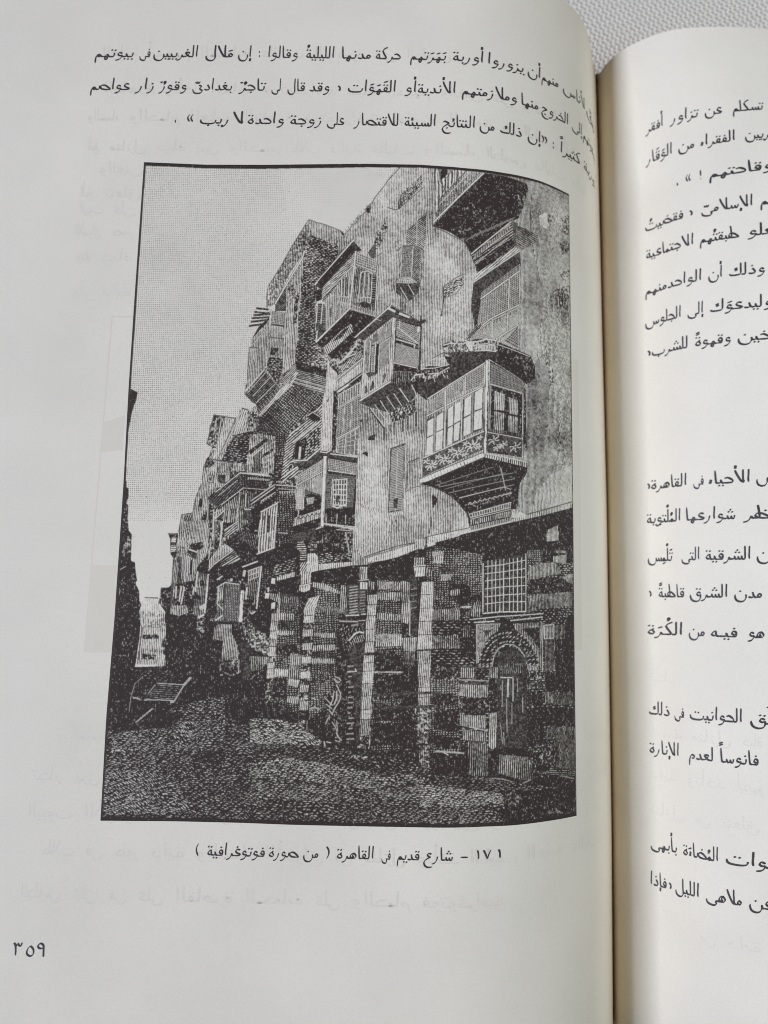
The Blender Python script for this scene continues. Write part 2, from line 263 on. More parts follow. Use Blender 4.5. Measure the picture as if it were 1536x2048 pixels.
MARK={'\u064e':'a','\u064f':'u','\u0650':'i','\u0651':'w','\u0652':'o','\u064b':'A','\u064c':'U','\u064d':'I'}
def dots(k,x,top,bot):
    out=[]
    n=int(k[1]); 
    if k[0] in 'ut': y=top+2.0
    elif k[0]=='c': y=(-1.9 if bot>-2 else -1.4); x+=(0 if bot>-2 else -.6)
    else: y=bot-1.5
    if k[0]=='t': x-=1.2; y=5.6
    s=.42
    P={1:[(0,0)],2:[(-.95,0),(.95,.15)],3:[(-1.0,0),(1.0,.1),(0,1.7)]}[n]
    for a,b in P: out.append(('dot',x+a,y+b))
    return out
def mark(m,x,top,bot):
    y=max(top+1.6,4.6)
    if m=='a': return [[(x-1.2,y+1.2),(x+1.2,y)]]
    if m=='i': return [[(x-1.2,bot-1.0),(x+1.2,bot-2.2)]]
    if m=='u': return [[(x-.3,y+1.0),(x+.6,y+.9),(x+.5,y+2),(x-.3,y+1.8),(x-.2,y+.6),(x+1.0,y-.6)]]
    if m=='w': return [[(x-1.3,y+1.6),(x-1.1,y+.4),(x-.1,y+.4),(x,y+1.4),(x+.2,y+.4),(x+1.2,y+.6),(x+1.3,y+1.6)]]
    if m=='o': return [[(x-.7,y+.8),(x,y+.1),(x+.7,y+.8),(x,y+1.5),(x-.7,y+.8)]]
    if m=='A': return [[(x-1.2,y+1.2),(x+1.2,y)],[(x-1.2,y+2.6),(x+1.2,y+1.4)]]
    if m=='U': return mark('u',x-.9,top,bot)+[[(x+.6,y+2.2),(x+1.4,y+1.2),(x+1.9,y+2.0)]]
    if m=='I': return [[(x-1.2,bot-1.0),(x+1.2,bot-2.2)],[(x-1.2,bot-2.4),(x+1.2,bot-3.6)]]
def shape(word):
    # cluster
    cl=[]
    for ch in word:
        if ch in MARK: cl[-1][1].append(MARK[ch])
        elif ch==' ': cl.append([' ',[]])
        elif ch=='ـ': cl.append(['_',[]])
        else: cl.append([ch,[]])
    # lam-alef
    i=0;c2=[]
    while i<len(cl):
        if cl[i][0]=='ل' and i+1<len(cl) and cl[i+1][0] in 'اأإ':
            c2.append(['X'+{'ا':'','أ':'z','إ':'y'}[cl[i+1][0]],cl[i][1]+cl[i+1][1]]);i+=2
        else: c2.append(cl[i]);i+=1
    cl=c2; x=0;S=[];dd=[];prevjoin=False
    for i,(ch,mk) in enumerate(cl):
        if ch==' ': x+=2.5;prevjoin=False;continue
        if ch=='_': S.append([(x-.3,.05),(x+2.8,.05)]);x+=2.5;continue
        isX=ch[0]=='X'
        if isX: sh,dt='X',ch[1:]
        else: sh,dt=LET[ch]
        nj=isX or ch in NOJOIN
        nxt=(i+1<len(cl)) and cl[i+1][0]!=' ' and cl[i+1][0] not in 'ء.:،!()«»–١٢٣٥٧٩'
        if nxt and cl[i+1][0]!='_' and cl[i+1][0][0]!='X' and cl[i+1][0] not in LET: nxt=False
        jn=(not nj) and nxt
        canprev=prevjoin and ch not in 'ء'
        form={(0,0):'s',(0,1):'i',(1,1):'m',(1,0):'f'}[(int(canprev),int(jn))]
        if sh+form not in G: form='s'
        adv,st,top,cx,bot=G[sh+form]
        for s in st: S.append([(a+x,b) for a,b in s])
        if dt in('z','y'):
            yy=11.4 if dt=='z' and sh in 'AX' else (4.8 if dt=='z' else -2.8)
            S.append([(x+cx+.7,yy+1.3),(x+cx-.2,yy+1.1),(x+cx-.1,yy+.4),(x+cx+.8,yy+.3)]);S.append([(x+cx-.5,yy-.1),(x+cx+.9,yy-.3)])
            top=max(top,yy+1.5) if dt=='z' else top
        elif dt:
            if sh=='Y' and form in 'sf': pass
            b2=bot if not(sh=='Y' and form in'sf') else -3.6
            cc=cx
            if ch in 'بيت' : pass
            dd+=dots(dt,x+cc,top,b2)
            if dt[0]=='u': top+=2.6
            if dt[0]=='d': bot=min(bot,b2)-1.6
        for m in mk:
            S+=mark(m,x+cx,top,bot); top=max(top,4.6)+1.8 if m not in 'iI' else top
        x+=adv*(1 if not nj else 1.0)+(0 if jn else .55)
        prevjoin=jn
    return S,dd,x
def spline(pts,n=5):
    if len(pts)==2:
        (a,b),(c,d)=pts; return [(a+(c-a)*t/3,b+(d-b)*t/3) for t in range(4)]
    P=[pts[0]]+list(pts)+[pts[-1]]; out=[]
    for i in range(1,len(P)-2):
        p0,p1,p2,p3=P[i-1],P[i],P[i+1],P[i+2]
        for k in range(n):
            t=k/n
            out.append(tuple(.5*((2*p1[j])+(-p0[j]+p2[j])*t+(2*p0[j]-5*p1[j]+4*p2[j]-p3[j])*t*t+(-p0[j]+3*p1[j]-3*p2[j]+p3[j])*t**3) for j in (0,1)))
    out.append(pts[-1]); return out
def ribbon(pts,W=1.1,n=5):
    """returns left/right offset points in (x left-positive) units"""
    q=spline(pts,n); Lp=[];Rp=[];N=len(q)
    al=math.radians(118)  # nib angle in RTL coords
    for i in range(N):
        a=q[max(0,i-1)];b=q[min(N-1,i+1)]
        dx,dy=b[0]-a[0],b[1]-a[1];l=math.hypot(dx,dy) or 1;dx/=l;dy/=l
        ph=math.atan2(dy,dx); w=W*(.32+.68*abs(math.sin(ph-al)))
        t=i/(N-1)
        e=1
        if t>.86: e=1-.45*(t-.86)/.14
        if t<.05: e=.8
        w*=e*.5
        Lp.append((q[i][0]-dy*w,q[i][1]+dx*w));Rp.append((q[i][0]+dy*w,q[i][1]-dx*w))
    # small end caps
    return Lp,Rp

LINES = [
  ('L', 'l1', 25.09, [('بيوتهم', 138.28, 129.67), ('فى', 128.33, 125.99), ('الغربيين', 125.21, 115.43), ('مَلال', 113.66, 107.57), ('إن', 106.41, 103.51), (':', 101.94, 101.6), ('وقالوا', 99.73, 93.33), ('الليليةُ', 91.38, 85.29), ('مدنها', 83.53, 77.27), ('حركة', 76.06, 70.67), ('بَهَرَتهم', 68.52, 60.45), ('أوربة', 59.07, 52.3), ('يزوروا', 51.15, 42.44), ('أن', 41.44, 37.91), ('منهم', 37.62, 32.53), ('لأناس', 30.83, 21.37), ('تفقّ', 19.99, 9.92)]),
  ('L', 'l2', 17.21, [('عواصم', 138.74, 130.07), ('زار', 129.04, 124.75), ('وقورٌ', 123.75, 117.52), ('بغدادىّ', 116.21, 107.47), ('تاجرٌ', 106.16, 100.08), ('لى', 98.76, 96.79), ('قال', 95.25, 91.56), ('وقد', 90.48, 86.13), ('،', 84.31, 83.65), ('القَهَوَات', 82.01, 71.63), ('أو', 69.77, 67.04), ('الأندية', 66.71, 58.56), ('وملازمتهم', 57.09, 44.4), ('منها', 43.12, 38.68), ('الخروج', 37.68, 29.17), ('إلى', 27.66, 23.24), ('بدعوتهم', 22.7, 10.87)]),
  ('L', 'l3', 9.36, [('.', 119.67, 119.34), ('»', 116.93, 115.61), ('ريب', 114.08, 107.95), ('لا', 106.86, 104.72), ('واحدة', 103.64, 95.84), ('زوجة', 94.32, 87.64), ('على', 86.37, 82.68), ('للاقتصار', 80.72, 70.94), ('السيئة', 69.48, 62.8), ('النتائج', 61.39, 54.21), ('من', 53.08, 49.79), ('ذلك', 48.43, 43.15), ('إن', 41.51, 38.03), ('«', 37.75, 36.15), (':', 34.48, 34.02), ('كثيراً', 32.25, 24.27), ('تورية', 22.47, 11.92)]),
  ('L', 'cap', -142.42, [(')', 107.16, 106.67), ('فوتوغرافية', 104.93, 93.97), ('صورة', 93.07, 87.3), ('من', 86.47, 83.65), ('(', 82.11, 81.54), ('القاهرة', 80.0, 72.99), ('فى', 71.46, 69.77), ('قديم', 68.48, 64.26), ('شارع', 63.4, 57.79), ('–', 56.37, 54.76), ('١', 53.03, 52.63), ('٧', 51.83, 50.11), ('١', 48.76, 48.24)]),
  ('L', 'num', -161.85, [('٣', 141.32, 139.53), ('٥', 138.71, 137.26), ('٩', 136.68, 135.23)]),
  ('R', 'a1', 24.8, [('أفقر', 15.21, 19.87), ('تزاور', 21.28, 28.12), ('عن', 29.6, 33.41), ('تسكلم', 35.89, 42.84)]),
  ('R', 'a2', 17.03, [('الوَقَار', 14.73, 21.64), ('من', 23.2, 26.76), ('الفقراء', 28.1, 35.85), ('المصريين', 38.11, 48.57)]),
  ('R', 'a3', 8.45, [('.', 22.36, 22.84), ('»', 24.59, 25.68), ('!', 27.74, 28.07), ('ووقاحتهم', 29.83, 45.52)]),
  ('R', 'a4', -0.13, [('فقضيتُ', 14.15, 23.65), ('،', 25.14, 25.81), ('الإسلامىّ', 27.77, 38.76), ('العالم', 40.46, 47.82)]),
  ('R', 'a5', -7.4, [('الاجتماعية', 14.25, 25.78), ('طبقتُهم', 27.26, 35.74), ('تعلو', 37.27, 44.51)]),
  ('R', 'a6', -16.62, [('الواحدمنهم', 13.77, 27.27), ('أن', 28.82, 31.82), ('وذلك', 33.2, 40.65)]),
  ('R', 'a7', -24.67, [('الجلوس', 13.58, 22.44), ('إلى', 23.96, 27.49), ('وليدعوَك', 28.89, 41.79)]),
  ('R', 'a8', -32.44, [('،', 13.89, 14.64), ('للشرب', 15.02, 23.74), ('وقهوةً', 25.51, 32.97), ('التدخين', 34.53, 46.36)]),
  ('R', 'a9', -65.17, [('،', 13.02, 13.69), ('القاهرة', 14.06, 22.54), ('فى', 24.07, 26.24), ('الأحياء', 27.18, 35.76), ('بعض', 37.11, 43.87)]),
  ('R', 'a10', -73.27, [('المُلْتوِية', 12.83, 20.92), ('شوارعها', 22.3, 32.52), ('منظر', 33.89, 42.51)]),
  ('R', 'a11', -82.34, [('تَلْمِس', 12.79, 18.85), ('التى', 20.88, 24.86), ('الشرقية', 26.23, 35.26), ('المدن', 36.55, 44.12)]),
  ('R', 'a12', -90.73, [('،', 12.82, 13.42), ('قاطبةً', 15.21, 21.2), ('الشرق', 22.55, 30.35), ('مدن', 31.76, 37.17)]),
  ('R', 'a13', -99.35, [('الكُرَة', 12.38, 20.55), ('من', 22.07, 25.38), ('فيـه', 26.78, 31.95), ('هو', 33.93, 37.33)]),
  ('R', 'a14', -117.56, [('ذلك', 12.17, 16.97), ('فى', 18.16, 20.39), ('الحوانيت', 21.73, 32.29), ('تغلَق', 33.95, 41.58)]),
  ('R', 'a15', -126.2, [('الإنارة', 12.15, 18.92), ('لعدم', 21.24, 26.27), ('فانوساً', 27.46, 35.13)]),
  ('R', 'a16', -146.96, [('بأبهى', 11.86, 17.85), ('المُضاءَة', 19.36, 26.62), ('القَهَوات', 28.15, 42.18)]),
  ('R', 'a17', -155.12, [('فإذا', 11.72, 15.21), ('،', 15.78, 16.35), ('الليل', 17.26, 22.49), ('ملاهى', 23.93, 30.84), ('عن', 32.36, 36.68)])]
GHOSTS = [
  ('L', 25.27, [('الجلوس', 59.8, 69.1), ('على', 71.6, 76.25), ('القاهرة', 78.75, 89.6), ('عاليات', 92.1, 101.4), ('المضاءة', 103.9, 114.75), ('أيديهم', 117.25, 126.55), ('العامة', 129.05, 136.53)]),
  ('L', 16.51, [('والنساء', 31.88, 42.73), ('على', 45.23, 49.88), ('والغنى', 52.38, 61.68), ('أيديهم', 64.18, 73.48), ('حياة', 75.98, 82.18), ('فوتوغرافية', 84.68, 100.18), ('العامة', 102.68, 111.98), ('وتأخذ', 114.48, 122.23), ('القاهرة', 124.73, 135.58)]),
  ('L', 9.98, [('الجلوس', 21.22, 30.52), ('الطبيب', 33.02, 42.32), ('من', 44.82, 47.92), ('العامة', 50.42, 59.72), ('القاهرة', 62.22, 73.07), ('فوتوغرافية', 75.57, 91.07), ('القاهرة', 93.57, 104.42), ('العامة', 106.92, 116.22), ('والحمام', 118.72, 129.57), ('والنساء', 132.07, 138.81)]),
  ('L', 2.93, [('داية', 21.68, 27.88), ('عاليات', 30.38, 39.68), ('الجلوس', 42.18, 51.48), ('والنساء', 53.98, 64.83), ('عاليات', 67.33, 76.63), ('داية', 79.13, 85.33), ('طلاب', 87.83, 94.03), ('والحمام', 96.53, 107.38), ('يرى', 109.88, 114.53), ('حياة', 117.03, 123.23), ('منازل', 125.73, 133.48), ('الأسواق', 135.98, 138.31)]),
  ('L', -2.31, [('والغنى', 126.01, 135.31)]),
  ('L', -7.85, [('تتعلق', 126.21, 133.96), ('الأسواق', 136.46, 139.19)]),
  ('L', -11.51, [('على', 127.07, 131.72), ('البيوت', 134.22, 139.14)]),
  ('L', -16.64, [('صور', 126.97, 131.62), ('الأسواق', 134.12, 139.64)]),
  ('L', -22.28, [('حياة', 127.27, 133.47), ('فوتوغرافية', 135.97, 139.23)]),
  ('L', -30.1, [('داية', 126.78, 132.98), ('وتأخذ', 135.48, 139.19)]),
  ('L', -121.37, [('العامة', 126.73, 132.98)]),
  ('L', -120.98, [('أيديهم', 16.81, 26.11)]),
  ('L', -129.17, [('يرى', 126.71, 131.36), ('تجار', 133.86, 140.06)]),
  ('L', -129.36, [('والحمام', 12.86, 23.71)]),
  ('L', -136.19, [('من', 19.55, 22.65), ('صورة', 25.15, 31.35), ('فى', 33.85, 36.95), ('والحمام', 39.45, 50.3), ('يرى', 52.8, 57.45), ('صورة', 59.95, 66.15), ('على', 68.65, 73.3), ('مساكن', 75.8, 83.55), ('عاليات', 86.05, 95.35), ('تجار', 97.85, 104.05), ('المضاءة', 106.55, 117.4), ('الأزهر', 119.9, 129.2), ('البيوت', 131.7, 140.27)]),
  ('L', -142.98, [('عاليات', 21.29, 30.59), ('العامة', 33.09, 42.39), ('الطبيب', 44.89, 54.19), ('وتأخذ', 56.69, 64.44), ('منازل', 66.94, 74.69), ('فى', 77.19, 80.29), ('الأسواق', 82.79, 93.64), ('والنساء', 96.14, 106.99), ('داية', 109.49, 115.69), ('صور', 118.19, 122.84), ('فى', 125.34, 128.44), ('طلاب', 130.94, 137.14)]),
  ('L', -150.95, [('فوتوغرافية', 47.82, 63.32), ('والحمام', 65.82, 76.67), ('على', 79.17, 83.82), ('المضاءة', 86.32, 97.17), ('القاهرة', 99.67, 110.52), ('على', 113.02, 117.67), ('فى', 120.17, 123.27), ('على', 125.77, 130.42), ('الجلوس', 132.92, 140.53)]),
  ('R', -109.99, [('تجار', 12.58, 18.78)]),
  ('R', -122.3, [('فنية', 13.44, 19.64), ('منازل', 22.14, 29.89), ('حياة', 32.39, 36.04)]),
  ('R', -131.7, [('داية', 12.06, 18.26), ('وتأخذ', 20.76, 28.51), ('أيديهم', 31.01, 35.7)]),
  ('R', -139.64, [('منازل', 11.87, 19.62), ('من', 22.12, 25.22), ('تتعلق', 27.72, 34.83)]),
  ('R', -163.83, [('من', 22.42, 25.52), ('داية', 28.02, 34.22)])]
GHOST_PATCHES = [[(130.43, -34.66), (123.94, -34.59), (123.92, -34.92), (130.41, -34.99)], [(130.65, -34.66), (130.33, -34.66), (131.38, -104.64), (131.68, -104.64)], [(131.38, -87.2), (125.46, -87.09), (125.74, -104.52), (131.58, -104.64)], [(131.01, -57.68), (126.41, -56.02), (126.46, -63.42), (131.11, -64.01)], [(28.3, -38.96), (26.48, -38.54), (26.68, -102.71), (29.02, -102.67)]]
FRAME = {'top': [(125.82, 0.13), (112.09, -0.37), (99.43, -0.27), (77.9, 0.3), (66.06, 0.31), (56.35, -0.19), (47.9, -0.14), (38.33, 0.23), (29.17, 0.04)], 'bot': [(126.11, -136.65), (111.28, -136.39), (98.64, -136.37), (89.18, -136.51), (78.62, -136.52), (60.77, -136.47), (51.14, -136.31), (46.02, -136.37), (38.43, -136.31), (29.31, -136.31)], 'lf': [(125.82, 0.11), (125.99, -31.97), (126.01, -50.47), (125.8, -69.78), (125.88, -97.71), (126.25, -116.92), (126.08, -136.62)], 'rf': [(29.17, 0.02), (29.1, -42.35), (29.11, -70.58), (29.21, -104.22), (29.15, -136.47)]}
LIFT = [0.0]; GH_ = [False]
def put_word(V, F, fn, word, sa, sb, Y, unit, W, mirror=False):
    """ink ribbons of one word laid on the sheet; sa/sb = where the ink starts and ends"""
    S_, dd, adv = shape(word); xs = [p[0] for s in S_ for p in s]+[d[1] for d in dd]; a, b_ = min(xs)-.3, max(xs)+.3
    left = fn is left_pt
    lo, hi = min(sa, sb), max(sa, sb)
    def place(px, py):
        t = (px-a)/(b_-a)            # 0 at the right end of the word, 1 at its left end
        if mirror: t = 1-t
        s = lo+(hi-lo)*t if left else hi-(hi-lo)*t
        return s, Y+py*unit
    def poly(pts):
        LIFT[0] += .0006; z = .02+LIFT[0] % .03 if not GH_[0] else .008+(LIFT[0]*.2) % .006
        i0 = len(V); V.extend(on_page(fn, *place(*p), z) for p in pts); return i0
    for st in S_:
        Lp, Rp = ribbon(st, W, 3); i0 = poly(Lp+Rp); n = len(Lp)
        for i in range(n-1): F.append((i0+i, i0+i+1, i0+n+i+1, i0+n+i))
    for _, dx, dy in dd:
        r = .78; i0 = poly([(dx-r, dy+.2), (dx-.1, dy+r+.1), (dx+r, dy-.1), (dx+.1, dy-r)]); F.append((i0, i0+1, i0+2, i0+3))
def face_up(ob):
    me = ob.data; fl = [p.index for p in me.polygons if p.normal.z < 0]
    bm = bmesh.new(); bm.from_mesh(me); bm.faces.ensure_lookup_table(); bmesh.ops.reverse_faces(bm, faces=[bm.faces[i] for i in fl]); bm.to_mesh(me); bm.free()
NAMES = {'cap': 'caption', 'num': 'page_number'}
for pg, key, Y, ws in LINES:
    fn, par = (left_pt, left_page) if pg == 'L' else (right_pt, right_page)
    V = []; F = []
    unit, W = {'cap': (.238, 1.42), 'num': (.34, 1.2)}.get(key, (.284, 1.45) if pg == 'L' else (.292, 1.6))
    for w, a, b_ in ws: put_word(V, F, fn, w, a, b_, Y, unit, W)
    face_up(mesh_obj(NAMES.get(key, 'text_line'), V, F, M_ink, par, smooth=False))
for pg, Y, ws in GHOSTS:
    fn, par = (left_pt, left_page) if pg == 'L' else (right_pt, right_page)
    V = []; F = []; GH_[0] = True
    for w, a, b_ in ws: put_word(V, F, fn, w, a, b_, Y, .27, 1.5, True)
    GH_[0] = False
    face_up(mesh_obj('show_through_line', V, F, M_ghost, par, smooth=False))
for k, P4 in enumerate(GHOST_PATCHES):
    n = 14; V = []; F = []
    for j in range(n+1):
        for i in range(5):
            u, w = i/4, j/n; s = [(P4[0][c]*(1-u)+P4[1][c]*u)*(1-w)+(P4[3][c]*(1-u)+P4[2][c]*u)*w for c in (0, 1)]
            V.append(on_page(left_pt, s[0], s[1], .004+.001*k))
    for j in range(n):
        for i in range(4): a = j*5+i; F.append((a, a+1, a+6, a+5))
    face_up(mesh_obj('show_through_picture', V, F, M_ghost2, left_page, smooth=False))

# ------------------------------------------------------------------ the wood engraving, cut stroke by stroke
class Painter:
    """a wood engraving on a numpy canvas: tone regions cut into lines, dots, strokes"""
    def __init__(s,x0,y0,w,h,k,seed=5):
        s.x0,s.y0,s.k=x0,y0,k; s.W=int(w*k); s.H=int(h*k)
        s.T=np.ones((s.H,s.W),np.float32); s.M=np.zeros((s.H,s.W),np.uint8); s.styles=[('s',0,1)]
        s.rng=np.random.default_rng(seed); s.nz={}
    def noise(s,cell,tag=0):
        key=(round(cell,3),tag)
        if key in s.nz: return s.nz[key]
        r=np.random.default_rng(int(cell*977)+tag*31+7); c=cell*s.k
        gh,gw=int(s.H/c)+3,int(s.W/c)+3; g=r.random((gh,gw),dtype=np.float32)
        yy=np.arange(s.H,dtype=np.float32)/c; xx=np.arange(s.W,dtype=np.float32)/c
        yi=yy.astype(int); xi=xx.astype(int); fy=yy-yi; fx=xx-xi; fy=(fy*fy*(3-2*fy))[:,None]; fx=(fx*fx*(3-2*fx))[None]
        a=g[yi][:,xi];b=g[yi][:,xi+1];c2=g[yi+1][:,xi];d=g[yi+1][:,xi+1]
        n=(a*(1-fx)+b*fx)*(1-fy)+(c2*(1-fx)+d*fx)*fy
        s.nz[key]=n; return n
    def _mask(s,pts):
        p=(np.array(pts,float)-(s.x0,s.y0))*s.k
        a=np.floor(p.min(0)).astype(int);b=np.ceil(p.max(0)).astype(int)
        a=np.maximum(a,0);b=np.minimum(b,(s.W-1,s.H-1))
        if b[0]<a[0] or b[1]<a[1]: return None
        X=np.arange(a[0],b[0]+1)+.5; Y=(np.arange(a[1],b[1]+1)+.5)[:,None]; m=np.zeros((Y.size,X.size),bool)
        q=np.roll(p,-1,0)
        for (ax,ay),(bx,by) in zip(p,q):
            if ay==by: continue
            lo,hi=(ay,by) if ay<by else (by,ay)
            r=((Y[:,0]>lo)&(Y[:,0]<=hi)).nonzero()[0]
            if len(r)==0: continue
            xc=ax+(bx-ax)*(Y[r]-ay)/(by-ay)
            m[r]^=X[None]<xc
        return slice(a[1],b[1]+1),slice(a[0],b[0]+1),m
    def style(s,mode,ang,pitch):
        k=(mode,ang,pitch)
        if k not in s.styles: s.styles.append(k)
        return s.styles.index(k)
    def P(s,pts,tone,mode='l',ang=90,pitch=.34):
        r=s._mask(pts)
        if r is None: return
        ys,xs,m=r
        if isinstance(tone,(tuple,list)):
            t0,t1,ax=tone
            g=np.linspace(t0,t1,m.shape[1] if ax==0 else m.shape[0],dtype=np.float32)
            g=np.broadcast_to(g[None] if ax==0 else g[:,None],m.shape)
            s.T[ys,xs][m]=g[m]
        else: s.T[ys,xs][m]=tone
        s.M[ys,xs][m]=s.style(mode,ang,pitch)
    def X(s,pts,f):
        r=s._mask(pts)
        if r: s.T[r[0],r[1]][r[2]]*=f
    def L(s,pts,w,tone):
        pts=[tuple(p) for p in pts]
        for (ax,ay),(bx,by) in zip(pts,pts[1:]):
            l=np.hypot(bx-ax,by-ay) or 1; nx,ny=-(by-ay)/l*w/2,(bx-ax)/l*w/2; ex,ey=(bx-ax)/l*w*.3,(by-ay)/l*w*.3
            s.P([(ax-ex+nx,ay-ey+ny),(bx+ex+nx,by+ey+ny),(bx+ex-nx,by+ey-ny),(ax-ex-nx,ay-ey-ny)],tone,'s',0,1)
    def Q(s,q,nu,nv,w,tl,tb,diag=0,mode='s',ang=0,pitch=1):
        (a,b,c,d)=[np.array(p,float) for p in q]
        if tb is not None: s.P([a,b,c,d],tb,mode,ang,pitch)
        f=lambda u,v:(a*(1-u)+b*u)*(1-v)+(d*(1-u)+c*u)*v
        if diag:
            n=nu+nv
            for i in range(1,n):
                t=i/n*2
                for fl in (0,1):
                    p0=(t,0) if t<=1 else (1,t-1); p1=(0,t) if t<=1 else (t-1,1)
                    if fl: p0=(1-p0[0],p0[1]);p1=(1-p1[0],p1[1])
                    s.L([f(*p0),f(*p1)],w,tl)
        else:
            for i in range(nu+1):
                if nu: s.L([f(i/nu,0),f(i/nu,1)],w,tl)
            for j in range(nv+1):
                if nv: s.L([f(0,j/nv),f(1,j/nv)],w,tl)
    def B(s,q,nu,nv,t0,t1,tj,ang,pitch,jw=.12,mode='l'):
        """coursed stones: nv rows of about nu blocks, each its own tone between dark joints"""
        (a,b,c,d)=[np.array(p,float) for p in q]
        f=lambda u,v:(a*(1-u)+b*u)*(1-v)+(d*(1-u)+c*u)*v
        s.P([a,b,c,d],tj,'s',0,1)
        for j in range(nv):
            u=-s.rng.random()/nu*.8; base=s.rng.random()
            while u<1:
                w=(.6+.8*s.rng.random())/nu; t=t0+(t1-t0)*(.5*base+.5*s.rng.random())
                g=jw/2; u0=max(0,u+g/nu);u1=min(1,u+w-g/nu); v0=(j+g)/nv;v1=(j+1-g)/nv
                if u1>u0: s.P([f(u0,v0),f(u1,v0),f(u1,v1),f(u0,v1)],t,mode,ang,pitch)
                u+=w
    def finish(s):
        H,W,k=s.H,s.W,s.k
        Y,Xg=np.mgrid[0:H,0:W].astype(np.float32); Xg=Xg/k; Y=Y/k
        n1=s.noise(3.1)-.5; n2=s.noise(.9,1)-.5; n3=s.noise(.33,2)-.5; n4=s.noise(.16,3)-.5; n5=s.noise(7.3,4)-.5
        out=np.ones((H,W),np.float32)
        tri=lambda p:np.abs((p-np.floor(p))*2-1)
        for i,(mode,ang,pitch) in enumerate(s.styles):
            m=s.M==i
            if not m.any(): continue
            T=s.T[m]; x=Xg[m];y=Y[m];a=np.radians(ang); 
            if mode=='s': out[m]=np.clip(T+(n4[m]*.25+n3[m]*.2)*(T>.02)*(T<.98),0,1); continue
            # ang = direction of the lines, 90 = vertical
            d=(x*np.sin(a)+y*np.cos(a))/pitch; e=(x*np.cos(a)-y*np.sin(a))/pitch
            A1,A2,A3,A4,A5=n1[m],n2[m],n3[m],n4[m],n5[m]
            Tn=T+(A1*(.05 if mode=='w' else .22)+A2*(.14 if mode=='w' else .24)+A5*(.1 if mode=='w' else .34))*np.minimum(1,4*T*(1.05-T)+.1)
            if mode=='l': w=tri(d+A1*.55+A2*.15+A3*.10)+A4*.22+A3*.38
            elif mode=='p': w=np.maximum(tri(d+A2*.6+A3*.3),tri(e*.8+A2*.5+A3*.3))+A4*.4+A3*.3; Tn=np.sqrt(np.clip(Tn,0,1))
            elif mode=='k': w=np.minimum(tri(d+A1*.35+A3*.12),tri(e+A1*.35+A3*.12))+A4*.3; Tn=1-np.sqrt(np.clip(1-T-(A1*.10+A5*.2)*(1-T)*2,0,1))*1.0
            elif mode=='b': c=np.clip(T*3-.8,0,1); w=.5+A3*(.75-.4*c)+A4*(.6-.45*c)+A2*(.12+.25*c)+(tri(d*.95+A1*.6+A3*.3)-.5)*(.3+.75*c)
            elif mode=='w':   # short wavy strokes
                r=d+A1*3+A2*1.4; w=np.maximum(tri(r),.75*tri(e*.32+np.floor(r)*.37+A3*.6))+A4*.5+A3*.4; Tn=np.clip(Tn,0,1)**.8
            elif mode=='r':   # rough courses of rubble
                r=d+A2*.5; w=np.maximum(tri(r)*1.0,.95*tri(e*.4+np.floor(r)*.41+A2*.5)**2)+A4*.5+A3*.7
            v=np.clip((Tn-w)*2.4+.5,0,1)*(1 if mode in 'lk' else np.clip(.62+T*1.1,0,1))
            out[m]=v
        # broken ink and dust
        big=s.noise(.22,9); out=np.where(big>.965,np.minimum(out,.25),out); out=np.where((s.noise(.2,11)>.955)&(s.T<.6),np.maximum(out,.5),out)
        # ink spread: the fine lines close up a little into greys
        sp=out.copy()
        for ax in (0,1): sp=(np.roll(sp,2,ax)+2*np.roll(sp,1,ax)+3*sp+2*np.roll(sp,-1,ax)+np.roll(sp,-2,ax))/9
        return np.clip(out*.58+sp*.42,0,1)

